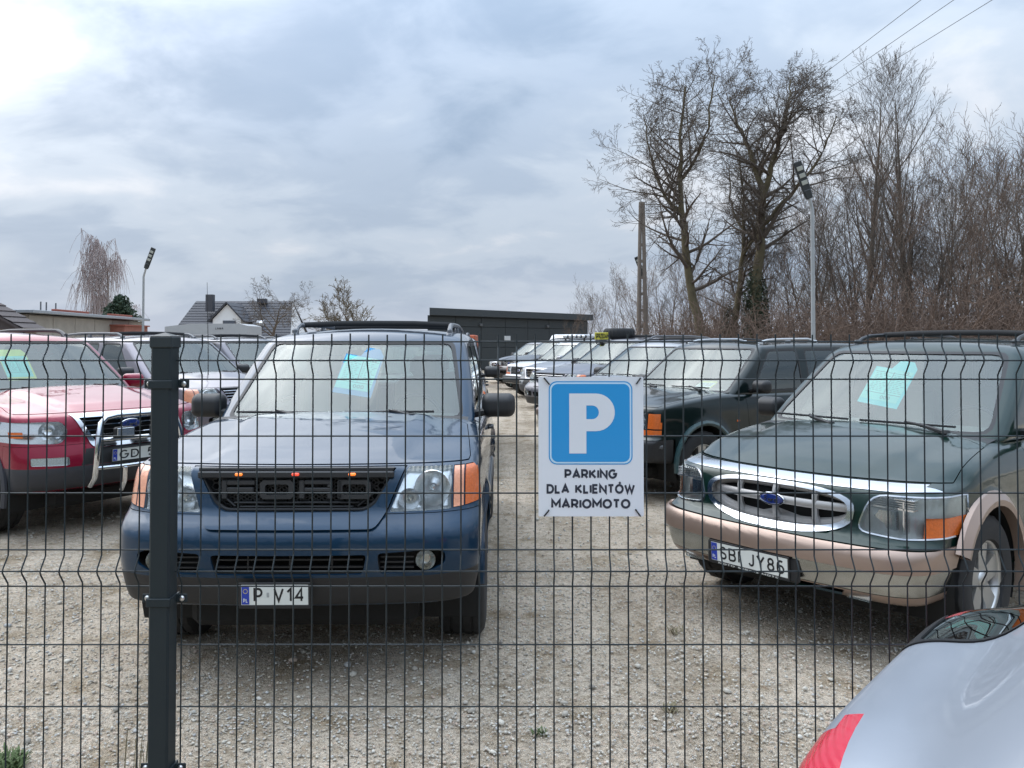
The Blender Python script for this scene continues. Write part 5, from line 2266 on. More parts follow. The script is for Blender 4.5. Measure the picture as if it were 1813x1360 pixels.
def silver_car():
    L, b0 = 3.75, .74
    t = thing('silver_hatchback', 'rounded silver car tail with red lamp on the near side of the fence', 'car', (3.545, -.745, -.055), R(48))
    top = curve(sorted([(L - q, z) for q, z in ((0, .62), (.015, .84), (.03, .93), (.06, 1.02), (.10, 1.08), (.16, 1.125), (.22, 1.16), (.30, 1.23), (.40, 1.34), (.52, 1.47),
                                                (.66, 1.57), (.9, 1.62), (1.6, 1.63), (2.2, 1.52), (2.45, 1.38), (2.9, 1.09), (3.3, 1.0), (3.62, .88), (3.72, .75), (3.75, .55))]))
    yy_ = np.linspace(0, L, 751)
    t0_ = top(yy_)
    ker = np.exp(-.5 * (np.arange(-30, 31) * .005 / .045) ** 2)
    ts_ = np.convolve(np.pad(t0_, 30, mode='edge'), ker / ker.sum(), 'valid')
    bl = sstep((L - yy_ - .05) / .12) * sstep(yy_ / .2)
    ts_ = ts_ * bl + t0_ * (1 - bl)
    top = lambda v: np.interp(v, yy_, ts_)
    wid = curve([(0, .56), (.12, .66), (.5, .74), (1.2, .77), (2.8, .77), (3.3, .755), (3.55, .72), (3.65, .68), (3.71, .62), (3.75, .54)])
    ys = np.unique(np.concatenate([np.linspace(0, 2.6, 40), np.linspace(2.6, 3.55, 48), np.linspace(3.55, 3.75, 22)]))
    th = np.linspace(0, 1, 61)
    P = []
    for y in ys:
        T, w = float(top(y)), float(wid(y))
        zb = .26
        zs = min(.72, zb + (T - zb) * .7)
        for u in th:
            if u < .18:
                q = u / .18
                P.append((-w * (.90 + .10 * q ** .5), y, zb + (zs - zb) * q))
            elif u > .82:
                q = (1 - u) / .18
                P.append((w * (.90 + .10 * q ** .5), y, zb + (zs - zb) * q))
            else:
                a = math.pi * (1 - (u - .18) / .64)
                c, s_ = math.cos(a), math.sin(a)
                P.append((w * math.copysign(abs(c) ** .50, c), y, zs + (T - zs - .09 * sstep(np.array((L - y) / .3))) * abs(s_) ** .72))
    n = len(th)
    F_ = [(j * n + i, j * n + i + 1, (j + 1) * n + i + 1, (j + 1) * n + i) for j in range(len(ys) - 1) for i in range(n - 1)]
    F_.append(tuple((len(ys) - 1) * n + i for i in range(n)))
    F_.append(tuple(range(n - 1, -1, -1)))
    bm = bm_from(np.array(P), F_)
    bmesh.ops.recalc_face_normals(bm, faces=bm.faces[:])
    pm = paint('pale_silver_paint', (0.27, 0.295, 0.335), .45, .45, .03)
    pm.node_tree.nodes['Principled BSDF'].inputs['Coat Weight'].default_value = .3
    for nd_ in pm.node_tree.nodes:
        if nd_.type == 'BUMP':
            nd_.inputs['Strength'].default_value = .008
    # arches
    for wy in (.72, 3.05):
        for s in (-1, 1):
            fs = cut(bm, circle(wy, .30, .36, 24), 'x', lambda c, nn, s=s: c.x * s > .4 and nn.x * s > .2)
            bmesh.ops.delete(bm, geom=fs, context='FACES')
            make_wheel(t, s * .66, wy, s, .30, .19, .19, detail=False)

    def part(name, b, m, par=None):
        if not b.faces:
            return None
        o = link(name, bm_mesh(b, name, True, 50), m, par or t)
        b.free()
        return o
    # tail lamps wrap the rear corners
    for s in (-1, 1):
        lp = round_poly([(L - .045 - .095, .58), (L + .05, .58), (L + .05, .962), (L - .155, .962), (L - .075, .80)][::1], 0.0)
        fs = cut(bm, [(L - .30, .62), (L + .1, .62), (L + .1, 1.075), (L - .12, 1.075), (L - .215, .92)], 'x', lambda c, nn, s=s: c.x * s > .36)
        lb = take(bm, fs)
        flange(lb, .012)
        o = part('tail_lamp', lb, ribbed_red())
    # rear window with black surround
    ow = round_poly([(.10, L - .060), (.62, L - .055), (.62, L - .80), (-.09, L - .80)], .03, 4)
    iw = round_poly([(.105, L - .10), (.59, L - .10), (.59, L - .77), (-.068, L - .77)], .03, 4)
    ring = take(bm, cut(bm, ow, 'z', lambda c, nn: nn.z > .1))
    pane = take(ring, cut(ring, iw, 'z'))
    for v in ring.verts:
        v.co.z += .004
    flange(ring, .012)
    o = part('rear_window', pane, glass('dark_rear_glass', (.10, .12, .12), .7, .02))
    part('window_seal', ring, mat('satin_black_trim', (.008, .008, .009), .5, spec=.25), o)
    # windscreen and side windows
    fs = cut(bm, round_poly([(-.52, 1.32), (.52, 1.32), (.58, .80), (-.58, .80)], .06), 'z', lambda c, nn: nn.z > .1)
    part('windshield', take(bm, fs), M_GLASS)
    for s in (-1, 1):
        for poly in ([(1.02, .92), (1.85, .93), (1.85, 1.25), (1.45, 1.25)], [(1.93, .93), (2.65, .95), (2.45, 1.25), (1.93, 1.25)]):
            fs = cut(bm, round_poly(poly, .04), 'x', lambda c, nn, s=s: c.x * s > .1)
            part('side_window', take(bm, fs), M_SIDEGLASS)
        fs = cut(bm, round_poly([(.05, .55), (.30, .55), (.42, .70), (.25, .74), (.05, .68)], .03), 'x', lambda c, nn, s=s: c.x * s > .1)
        part('headlight', take(bm, fs), M_LENSCLEAR)
        d = panel(bm, round_poly([(.98, .34), (1.88, .34), (1.88, .90), (.98, .90)], .05), 'x', lambda c, nn, s=s: c.x * s > .3)
        flange(d, .012)
        part('door', d, pm)
    MB().box((0, 1.9, .32), (1.2, 2.0, .06)).build('cabin_floor', M_FLOOR, t)
    flange(bm, .01)
    part('body', bm, pm)
    return t


silver_car()


# ------------------------------------------------------------------ price sheets behind windscreens
def price_sheet(label, car, local, rot, w, h, back, paper, lines=True, digits=None, cut_top=True):
    """A printed sales sheet standing behind the windscreen."""
    m = car.root.matrix_basis.copy()
    loc = m @ Vector(local)
    o = thing('price_sheet', label, 'price sheet', loc, 0, 'price sheets behind the windscreens')
    o.rotation_euler = (R(rot[0]), R(rot[1]), car.root.rotation_euler.z + R(rot[2]))
    pts = [(-w / 2, -h / 2), (w / 2, -h / 2), (w / 2, h * .36), (w * .36, h / 2), (w * .02, h / 2), (-w * .10, h * .30), (-w / 2, h * .30)] if cut_top else \
        [(-w / 2, -h / 2), (w / 2, -h / 2), (w / 2, h * .38), (w * .38, h / 2), (-w * .38, h / 2), (-w / 2, h * .38)]
    MB().prism(pts, 0, .002).build('backing', back, o)
    MB().prism([(-w * .5, -h * .40), (w * .42, -h * .40), (w * .46, h * .28), (-w * .46, h * .28)], -.0004, -.0012).build('paper', paper, o)
    if lines:
        ink = mat('sheet_ink', (.02, .10, .12), .6)
        b = MB()
        rng = random.Random(3)
        b.box((0.02 * w, -.0016, 0), (.004, .0004, h * .46))
        for z in (.20, -.25):
            b.box((0, -.0016, h * z), (w * .88, .0004, .003))
        for k in range(11):
            z = h * (.16 - .036 * k)
            for x0, x1 in ((-.40, -.02), (.05, .40)):
                x = x0
                while x < x1 - .06:
                    q = rng.uniform(.03, .09)
                    b.box((w * (x + q / 2), -.0016, z), (w * q, .0004, .0028))
                    x += q + rng.uniform(.02, .05)
        b.build('print_rows', ink, o)
        if digits:
            letters(o, digits[0], h * .07, .12, (w * .10, -.002, -h * .325), ink)
            letters(o, digits[1], h * .06, .12, (w * .30, -.002, h * .24), ink)
    return o


S_BLUE = mat('sheet_blue', (.02, .26, .52), .5, var=.05)
S_CYAN = mat('sheet_cyan', (.16, .66, .60), .6, var=.05)
S_AQUA = mat('sheet_aqua', (.05, .60, .62), .6, var=.05)
S_YELLOW = mat('sheet_yellow', (.62, .66, .12), .6, var=.05)
S_WHITE = mat('sheet_white', (.68, .70, .68), .6, var=.05)
price_sheet('pale cyan price sheet on blue card behind the blue car windscreen', blue, (.03, 1.70, 1.47), (-46, 9, 0), .26, .46, S_BLUE, S_CYAN, True, ('000', '02'))
price_sheet('bright aqua price sheet behind the near green car windscreen', green, (-.06, 1.70, 1.38), (-42, 8, 0), .28, .42, S_AQUA, S_CYAN, True, ('000', '99'))
price_sheet('yellow price sheet with blue scrawl behind the red car windscreen', red, (-.22, 1.72, 1.44), (-44, 0, 0), .27, .42, S_YELLOW, S_CYAN, True, None, False)
price_sheet('small yellowish price sheet lying on the boxy green car dashboard', box_car, (.28, 1.50, 1.17), (-70, 0, 12), .22, .20, S_YELLOW, S_WHITE, True, None, False)
# ------------------------------------------------------------------ things on the roofs of the far cars
def sale_board():
    p = px(1066, 595, 17.75)
    t = thing('sale_board', 'yellow board with black sale lettering on a roof rack in the right row', 'sign', p, 0)
    w, h = 26 / F_PX * 17.75, 12.5 / F_PX * 17.75
    MB().box((0, 0, 0), (w, .03, h), bev=.006).build('board', mat('sale_yellow', (.62, .55, .06), .5, var=.05), t)
    letters(t, 'SPRZEDAM', h * .70, .24, (0, -.018, 0), M_INK, w * .90, .10)
    for s in (-1, 1):
        MB().tube([(s * w * .35, .02, 0), (s * w * .35, .04, -h / 2 - .10)], .012, 6).build('bracket', M_BLACK, t)


sale_board()


def roof_tyre():
    p = px(1096, 591, 17.95)
    t = thing('roof_tyre', 'black off-road tyre lying flat on a car roof beside the yellow board', 'tyre', p, 0)
    m = Matrix.Rotation(R(90), 4, 'Y')
    n = 48
    MB().lathe([(.20, -.09), (.22, -.11), (.31, -.12), (.345, -.09), (.36, -.05), (.36, .05), (.345, .09), (.31, .12), (.22, .11), (.20, .09)], n, m,
               lambda k, j, r_: r_ - .014 if 3 <= j <= 6 and k % 2 else r_).build('tread', M_RUBBER, t, sharp=25)
    MB().box((0, 0, -.15), (1.0, .9, .035), bev=.01).build('roof_rack', M_BLACK, t)


roof_tyre()


def light_bar():
    p = px(1018, 596, 20.5)
    t = thing('light_bar', 'pale roof light bar with lamps on a far car beside the yellow board', 'light bar', p, R(-20))
    MB().box((0, 0, 0), (.62, .08, .07), bev=.015).build('housing', M_BLACK, t)
    for k in range(5):
        MB().lathe([(0, -.012), (.035, -.008), (.042, .0), (.042, .03)], 12, Matrix.Translation((-.24 + k * .12, -.045, 0)) @ Matrix.Rotation(R(90), 4, 'Z')).build('lamp', M_REFLECTOR, t)
    for s in (-1, 1):
        MB().box((s * .25, 0, -.08), (.04, .05, .12)).build('foot', M_BLACK, t)


light_bar()


def whip_antenna():
    b = px(369, 655, 11.5)
    t = thing('whip_antenna', 'thin whip antenna rising above the grey car behind the post', 'antenna', (b.x, b.y, 0))
    top = px(366, 500, 11.5)
    MB().tube([(0, 0, 1.15), (0, 0, 1.5), ((top.x - b.x), 0, top.z)], [.008, .006, .003], 6).build('rod', M_BLACK, t)
    MB().lathe([(.0, .05), (.012, .05), (.018, 0)], 10, Matrix.Translation((0, 0, 1.12)) @ Matrix.Rotation(R(-90), 4, 'Y')).build('base', M_BLACK, t)


whip_antenna()


def van():
    """White panel van at the very end of the right row."""
    t = thing('white_van', 'white panel van with high roof beyond the last parked car', 'van', (1.35, 35.0, 0), R(-50))
    t.scale = (.9, .9, .9)
    W, L = .98, 5.2
    P, Fs = rbox(W, L, 1.95, (.12, .14, .12), np.arange(-W, W, .12), np.arange(.1, L, .2), np.arange(.1, 1.95, .1))
    z = P[:, 2] + .32
    push = curve([(.32, .02), (.6, 0), (.95, .06), (1.12, .35), (1.30, .75), (1.95, 1.22), (2.27, 1.40)])
    y = P[:, 1] + push(z) * (1 - sstep(P[:, 1] / 2.6))
    x = P[:, 0] * (1 - .10 * sstep((z - 1.1) / 1.2))
    bm = bm_from(np.stack([x, y, z], 1), Fs)

    def part(name, b, m, par=None):
        if b.faces:
            o = link(name, bm_mesh(b, name), m, par or t)
            b.free()
            return o
    ws = take(bm, cut(bm, trap(.80, .72, 1.30, 1.92, .06), 'y', lambda c, n: n.y < -.2 and c.y < 1.8))
    part('windshield', ws, M_GLASS)
    for s in (-1, 1):
        sw = take(bm, cut(bm, round_poly([(1.05, 1.25), (1.75, 1.25), (1.75, 1.82), (1.40, 1.82)], .05), 'x', lambda c, n: n.x * s > .4))
        part('side_window', sw, M_SIDEGLASS)
        hl = take(bm, cut(bm, mirx(round_poly([(.52, .80), (.90, .82), (.90, 1.0), (.56, .98)], .03), s), 'y', lambda c, n: c.y < .6))
        part('headlight', hl, M_REFLECTOR)
        make_mirror(t, s * 1.08, 1.0, 1.40, s, .18, .30)
        for wy in (.95, 4.1):
            fs = cut(bm, circle(wy, .36, .42, 20), 'x', lambda c, n: c.x * s > .5 and n.x * s > .3)
            bmesh.ops.delete(bm, geom=fs, context='FACES')
            make_wheel(t, s * .84, wy, s, .35, .22, .2, detail=False)
    gr = take(bm, cut(bm, trap(.46, .46, .82, .95, .03), 'y', lambda c, n: c.y < .6 and n.y < 0))
    part('grille', gr, M_BLACK)
    bp = take(bm, cut(bm, None, 'y', lambda c, n: c.y < .8, [((0, 0, .66), (0, 0, 1)), ((0, .5, 0), (0, 1, 0))]))
    part('front_bumper', bp, M_TRIM)
    part('body', bm, P_WHITE)


van()


# ------------------------------------------------------------------ street lamps, pole and wires
M_GALV = mat('galvanised_steel', (0.36, 0.38, 0.39), .5, .6, var=.12, vscale=3)
M_LAMP = mat('lamp_housing', (0.018, 0.022, 0.024), .5)


def street_lamp(label, base, height, bend, lean, scale=1.0):
    """Plain steel column, bent at the top, carrying a flat solar lamp head."""
    t = thing('street_lamp', label, 'street lamp', (base[0], base[1], 0), 0, 'street lamps round the lot')
    d = Vector((lean, -.25, 0))
    top = Vector((0, 0, height))
    b = MB().tube([(0, 0, 0), (0, 0, height * .5), (0, 0, height - .08 * scale), top + d * .05 * scale + Vector((0, 0, .02)), top + d * bend + Vector((0, 0, bend * 1.25))],
                  [.058 * scale, .052 * scale, .047 * scale, .045 * scale, .040 * scale], 12)
    b.build('column', M_GALV, t)
    MB().lathe([(0, 0.03), (.12, .03), (.14, 0)], 16, Matrix.Rotation(R(-90), 4, 'Y')).build('base_flange', M_GALV, t)
    p0 = top + d * bend + Vector((0, 0, bend * 1.25))
    ax = Vector((lean * .62, -.10, .80)).normalized()
    side = ax.cross(Vector((0, 1, 0))).normalized()
    nrm = side.cross(ax).normalized()
    m = Matrix((side, ax, nrm)).transposed()
    h = MB()
    Lh = .98 * scale
    h.box(p0 + ax * (Lh * .52), (.22 * scale, Lh * .95, .07 * scale), m, bev=.02)
    h.box(p0 + ax * .10 * scale, (.18 * scale, .24 * scale, .11 * scale), m, bev=.02)
    hd = h.build('lamp_head', M_LAMP, t)
    lum = mat('led_panel', (.34, .35, .31), .35, var=.1)
    for k in range(3):
        MB().box(p0 + ax * (Lh * (.42 + .19 * k)) - nrm * (.042 * scale), (.15 * scale, Lh * .11, .02 * scale), m, bev=.005).build('led_panel', lum, hd)
        MB().box(p0 + ax * (Lh * (.42 + .19 * k)) + nrm * (.042 * scale), (.15 * scale, Lh * .11, .02 * scale), m, bev=.005).build('led_panel', lum, hd)


street_lamp('tall steel street lamp standing among the bare trees at the right', (7.62, 20.0), CAM_H + (607 - 366) / F_PX * 20, .18, -.5)
street_lamp('slim street lamp beside the birch and evergreen at the left', (-18.9, 40.5), CAM_H + (607 - 487) / F_PX * 40.5, .28, .55, 1.15)
street_lamp('small distant street lamp right beside the twin concrete pole', (7.45, 44.0), CAM_H + (607 - 500) / F_PX * 44, .3, -.5, 1.15)


def concrete_pole():
    d = 41.0
    b = px(1137, 607, d)
    top = px(1137, 357, d).z
    t = thing('utility_pole', 'tall twin-leg concrete utility pole at the left edge of the trees', 'utility pole', (b.x, b.y, 0))
    m = mat('pole_concrete', (0.17, 0.14, 0.115), .9, var=.25, vscale=4)
    for s in (-1, 1):
        MB().tube([(s * .22, 0, 0), (s * .07, 0, top)], [(.13, .13), (.07, .09)], 8).build('leg', m, t)
    z = .8
    while z < top - .4:
        k = .22 - .15 * z / top
        MB().box((0, 0, z), (2 * k, .10, .16)).build('rung', m, t)
        z += .85
    MB().box((0, 0, top - .30), (.30, .09, .10)).build('cross_arm', m, t)
    for x in (-.12, 0, .12):
        MB().lathe([(0, .14), (.04, .13), (.05, .07), (.035, .05), (.055, .02), (.03, 0)], 10, Matrix.Translation((x, 0, top - .30)) @ Matrix.Rotation(R(-90), 4, 'Y')).build(
            'insulator', mat('insulator', (.10, .05, .03), .25), t)
    labels = ('left overhead power wire running from the concrete pole', 'middle overhead power wire crossing above the bare trees', 'right overhead power wire at the upper right corner')
    ends = (px(1640, -8, 15), px(1699, -8, 15), px(1768, -8, 15))
    for x, e, lb in zip((-.12, 0, .12), ends, labels):
        a = Vector((b.x + x, b.y, top - .16))
        far = a + (e - a) * 1.55
        pts = []
        for k in range(25):
            q = k / 24
            p = a.lerp(far, q)
            p.z -= .35 * 4 * q * (1 - q) - .35 * 4 * (1 / 1.55) * (1 - 1 / 1.55) * q * 1.55 * (1 if q < .65 else .65 / q)
            pts.append(p - a)
        o = MB().tube(pts, .006, 5).build('power_wire', M_BLACK)
        o.location = a
        tag(o, lb, 'wire', 'overhead wires')


concrete_pole()


# ------------------------------------------------------------------ buildings
def dark_building():
    a, c = px(757, 607, 45), px(1040, 607, 56)
    za, zc = CAM_H + (607 - 545) / F_PX * 45, CAM_H + (607 - 557) / F_PX * 56
    t = thing('dark_hall', 'long low anthracite metal hall closing the far end of the lot', 'building', (a.x, a.y, 0))
    u = Vector((c.x - a.x, c.y - a.y, 0))
    L = u.length
    u.normalize()
    nrm = Vector((u.y, -u.x, 0))
    m = mat('anthracite_panel', (0.030, 0.037, 0.040), .55, var=.12, vscale=.6)
    h = za
    rot = math.atan2(u.y, u.x)
    t.rotation_euler = (0, 0, rot)
    foot = [(0, 0), (L, 0), (L - .5, 6.5), (5.6, 6.0)]
    MB().prism(foot, 0, h - .42, 'z').build('wall', m, t)
    n = 7
    for k in range(n):
        w = L / n
        for j, (z0, z1) in enumerate(((0.05, 1.35), (1.38, 2.6), (2.63, h - .48))):
            MB().box((w * (k + .5), -.025, (z0 + z1) / 2), (w - .03, .05, z1 - z0), bev=.01).build('wall_panel', m, t)
    MB().prism([(-.12, -.3), (L + .3, -.3), (L - .3, 6.8), (5.8, 6.3)], h - .41, h, 'z').build('roof_fascia', mat('fascia', (.040, .048, .052), .5, var=.1), t)
    for k, x in enumerate((L * .28, L * .70)):
        MB().box((x, -.10, 2.75), (.22, .14, .16), bev=.02).build('wall_lamp', M_TRIM, t)
    MB().box((L * .44, -.06, 1.95), (.55, .06, .28), bev=.01).build('number_board', mat('pale_board', (.55, .56, .56), .5), t)
    o = thing('orange_container', 'orange metal container roof showing behind the blue car', 'container', px(823, 607, 30).to_2d().to_3d(), 0)
    MB().box((0, 1.2, .98), (.80, 2.4, 1.96), bev=.03).build('box', mat('orange_paint', (.45, .11, .05), .6, var=.2), o)
    for k in range(6):
        MB().box((-.33 + k * .13, -.01, .98), (.05, .05, 1.7)).build('rib', mat('orange_paint', (.45, .11, .05), .6), o)


dark_building()


def tiled_roof(t, a, b, c, d, m, name='roof', rows=14, thick=.10, cols=0):
    """Roof slope a-b (eaves), d-c (ridge) with stepped tile courses."""
    a, b, c, d = map(Vector, (a, b, c, d))
    n = (b - a).cross(d - a).normalized()
    if n.z < 0:
        n = -n
    MB().add([a, b, c, d, a - n * thick, b - n * thick, c - n * thick, d - n * thick],
             [(0, 1, 2, 3), (7, 6, 5, 4), (0, 4, 5, 1), (1, 5, 6, 2), (2, 6, 7, 3), (3, 7, 4, 0)]).build(name, m, t)
    o = [x for x in t.children if x.name.startswith(name)][-1]
    for k in range(rows):
        q0, q1 = k / rows, (k + 1.15) / rows
        q1 = min(q1, 1)
        p0, p1 = a.lerp(d, q0), b.lerp(c, q0)
        p2, p3 = b.lerp(c, q1), a.lerp(d, q1)
        MB().add([p0 + n * .07, p1 + n * .07, p2 + n * .02, p3 + n * .02, p0, p1], [(0, 1, 2, 3), (0, 4, 5, 1)]).build('tile_course', m, o)


def house():
    d = 100.0
    k = d / F_PX
    p = px(410, 607, d)
    t = thing('white_house', 'white house with dark tiled roof and gabled dormer behind the left row', 'house', (p.x, d, 0), 0)

    def X(v):
        return (v - 410) * k

    def Z(v):
        return CAM_H + (607 - v) * k
    white = mat('house_render', (.62, .63, .64), .85, var=.04)
    roof = mat('dark_tiles', (0.040, 0.042, 0.052), .6, var=.25, vscale=2)
    ze, zr = Z(597), Z(530)
    MB().box((X(405), 4.5, ze / 2), (X(505) - X(312), 8.6, ze)).build('wall', white, t)
    tiled_roof(t, (X(302), -.6, ze - .1), (X(516), -.6, ze - .1), (X(500), 4.5, zr), (X(322), 4.5, zr), roof)
    tiled_roof(t, (X(302), 9.6, ze - .1), (X(516), 9.6, ze - .1), (X(500), 4.5, zr), (X(322), 4.5, zr), roof, 'rear_roof', 3)
    MB().add([(X(306), 0, ze), (X(306), 9, ze), (X(322), 4.5, zr - .1)], [(0, 1, 2)]).build('gable_wall', white, t)
    MB().add([(X(512), 0, ze), (X(512), 9, ze), (X(500), 4.5, zr - .1)], [(0, 1, 2)]).build('gable_wall', white, t)
    # dormer
    xl, xr, xc, zt, zl = X(378), X(437), X(408), Z(536), Z(566)
    MB().add([(xl + .35, -1.2, 0), (xr - .35, -1.2, 0), (xr - .35, -1.2, zl), (xc, -1.2, zt - .25), (xl + .35, -1.2, zl),
              (xl + .35, 3, 0), (xr - .35, 3, 0), (xr - .35, 3, zl), (xc, 3, zt - .25), (xl + .35, 3, zl)],
             [(0, 1, 2, 3, 4), (0, 5, 6, 1), (1, 6, 7, 2), (4, 9, 5, 0)]).build('dormer_wall', white, t)
    tiled_roof(t, (xl - .2, -1.6, zl - .3), (xl - .2, 4, zl - .3), (xc, 4, zt), (xc, -1.6, zt), roof, 'dormer_roof', 5)
    tiled_roof(t, (xr + .2, -1.6, zl - .3), (xr + .2, 4, zl - .3), (xc, 4, zt), (xc, -1.6, zt), roof, 'dormer_roof', 5)
    w = MB().box((X(412), -1.24, Z(572)), (1.6, .06, .55)).build('window', mat('window_frame', (.06, .06, .07), .5), t)
    MB().box((X(412), -1.28, Z(572)), (1.4, .03, .40)).build('pane', mat('window_pane', (.05, .06, .08), .1, coat=.6), w)
    MB().box((X(360), 2.2, Z(535)), (.95, .8, 2.2), bev=.03).build('chimney', roof, t)
    MB().box((X(447), 3.8, Z(530)), (1.2, .7, .6), bev=.03).build('chimney', roof, t)
    sk = MB().box((X(456), 1.2, Z(574)), (.9, .5, .9), Matrix.Rotation(R(38), 3, 'X')).build('skylight', mat('skylight', (.65, .67, .70), .2), t)


house()


def trailer():
    d = 36.0
    k = d / F_PX
    p = px(365, 607, d)
    t = thing('box_trailer', 'light grey box trailer roof standing before the white house', 'trailer', (p.x, d, 0), 0)
    top = CAM_H + (607 - 573) * k
    W = 147 * k
    m = mat('trailer_grey', (.33, .34, .35), .5, var=.08)
    MB().prism([(-W / 2, .5), (W / 2, .5), (W / 2, top - .10), (W * .40, top), (-W * .2, top), (-W / 2, top - .14)], 0, 2.0).build('body', m, t)
    letters(t, 'LAWA', .10, .2, (W * .16, -.012, top - .22), M_INK, .36)
    for s in (-1, 1):
        make_wheel(t, s * W * .12, .2, -1, .30, .2, .18, detail=False).rotation_euler = (0, 0, R(90))
    MB().tube([(-W / 2, 1, .55), (-W / 2 - 1.2, 1, .5)], .05, 8).build('drawbar', M_BLACK, t)


trailer()


def concrete_shed():
    d0, d1 = 38.0, 52.0
    a, b = px(48, 607, d0), px(252, 607, d1)
    t = thing('concrete_building', 'low weathered concrete building with flat roof at the left', 'building', (a.x, a.y, 0))
    u = Vector((b.x - a.x, b.y - a.y, 0))
    L = u.length
    t.rotation_euler = (0, 0, math.atan2(u.y, u.x))
    h = CAM_H + (607 - 549) / F_PX * d0
    m = mat('weathered_concrete', (.30, .27, .23), .9, var=.35, vscale=1.2, bump=.4, bscale=6)
    MB().box((L / 2, 4, h / 2 - .1), (L, 8, h - .2)).build('wall', m, t)
    n = 6
    for k in range(n):
        MB().box((L * (k + .5) / n, -.03, h / 2 - .12), (L / n - .05, .06, h - .26), bev=.01).build('wall_slab', m, t)
    MB().box((L / 2, 3.9, h - .06), (L + .5, 8.6, .16), bev=.02).build('roof_edge', mat('roof_zinc', (.30, .32, .34), .5, .3, var=.1), t)
    red_ = mat('rusty_sheet', (.26, .075, .05), .8, var=.3, vscale=2)
    for x0, x1 in ((L * .16, L * .42), (L * .62, L * .84)):
        MB().box(((x0 + x1) / 2, -.12, h + .02), (x1 - x0, .25, .26), bev=.02).build('rusty_flashing', red_, t)
    for x in (L * .20, L * .24, L * .31):
        MB().tube([(x, .8, h), (x, .8, h + .55)], .035, 6).build('vent_pipe', M_TRIM, t)
    p = px(243, 607, 50)
    s = thing('brick_shed', 'small red brick shed end beside the concrete building', 'shed', (p.x, 47, 0), 0)
    hh = CAM_H + (607 - 577) / F_PX * 47
    MB().box((0, 1.5, hh / 2), (1.3, 3, hh)).build('wall', mat('red_brick', (.28, .11, .08), .9, var=.3, vscale=5), s)
    MB().box((0, 1.5, hh + .04), (1.5, 3.2, .08)).build('roof', red_, s)
    q = thing('brown_roofed_house', 'brown pitched roof of a house at the far left edge', 'house', (px(-60, 607, 34).x, 34, 0), 0)
    zt, ze = CAM_H + (607 - 530) / F_PX * 34, CAM_H + (607 - 583) / F_PX * 34
    xr = px(52, 607, 34).x - q.location.x
    br = mat('brown_tiles', (.060, .048, .048), .8, var=.25, vscale=2)
    MB().box((-xr * .5, .4, ze / 2), (3 * xr - .6, 1.2, ze)).build('wall', mat('old_render', (.25, .21, .18), .9, var=.1), q)
    tiled_roof(q, (xr, -.5, ze), (xr, 1.2, ze), (-.9, 1.2, zt + .75), (-.9, -.5, zt + .75), br, 'roof', 8)
    tiled_roof(q, (-2 * xr, -.5, ze), (-2 * xr, 1.2, ze), (-.9, 1.2, zt + .75), (-.9, -.5, zt + .75), br, 'roof', 3)
    MB().add([(xr, -.3, ze), (-2 * xr, -.3, ze), (-.9, -.3, zt + .65)], [(0, 1, 2)]).build('gable', br, q)


concrete_shed()


# ------------------------------------------------------------------ bare trees
def tubes_mesh(name, polys, sides):
    groups = {}
    for P, Rr in polys:
        groups.setdefault((len(P), sides(Rr[0])), []).append((P, Rr))
    V, F_ = [], []
    o = 0
    for (n, k), lst in groups.items():
        P = np.stack([q[0] for q in lst])
        Rr = np.stack([q[1] for q in lst])
        T = np.gradient(P, axis=1)
        T /= np.maximum(np.linalg.norm(T, axis=2, keepdims=True), 1e-9)
        ref = np.where(np.abs(T[..., 2:3]) < .9, np.array([0, 0, 1.0]), np.array([1.0, 0, 0]))
        U = np.cross(T, ref)
        U /= np.maximum(np.linalg.norm(U, axis=2, keepdims=True), 1e-9)
        W_ = np.cross(T, U)
        an = 2 * np.pi * np.arange(k) / k
        ring = P[:, :, None] + Rr[:, :, None, None] * (np.cos(an)[:, None] * U[:, :, None] + np.sin(an)[:, None] * W_[:, :, None])
        V.append(ring.reshape(-1, 3))
        i = np.arange(n - 1)[:, None] * k
        j = np.arange(k)[None]
        j2 = (j + 1) % k
        f = np.stack([i + j, i + j2, i + k + j2, i + k + j], -1).reshape(-1, 4)
        F_.append((f[None] + (np.arange(len(lst)) * n * k)[:, None, None]).reshape(-1, 4) + o)
        o += len(lst) * n * k
    V = np.concatenate(V)
    F_ = np.concatenate(F_)
    me = bpy.data.meshes.new(name)
    me.vertices.add(len(V))
    me.vertices.foreach_set('co', V.ravel())
    me.loops.add(F_.size)
    me.loops.foreach_set('vertex_index', F_.ravel().astype(np.int32))
    me.polygons.add(len(F_))
    me.polygons.foreach_set('loop_start', np.arange(0, F_.size, 4, dtype=np.int32))
    me.update(calc_edges=True)
    me.polygons.foreach_set('use_smooth', np.ones(len(F_), bool))
    return me


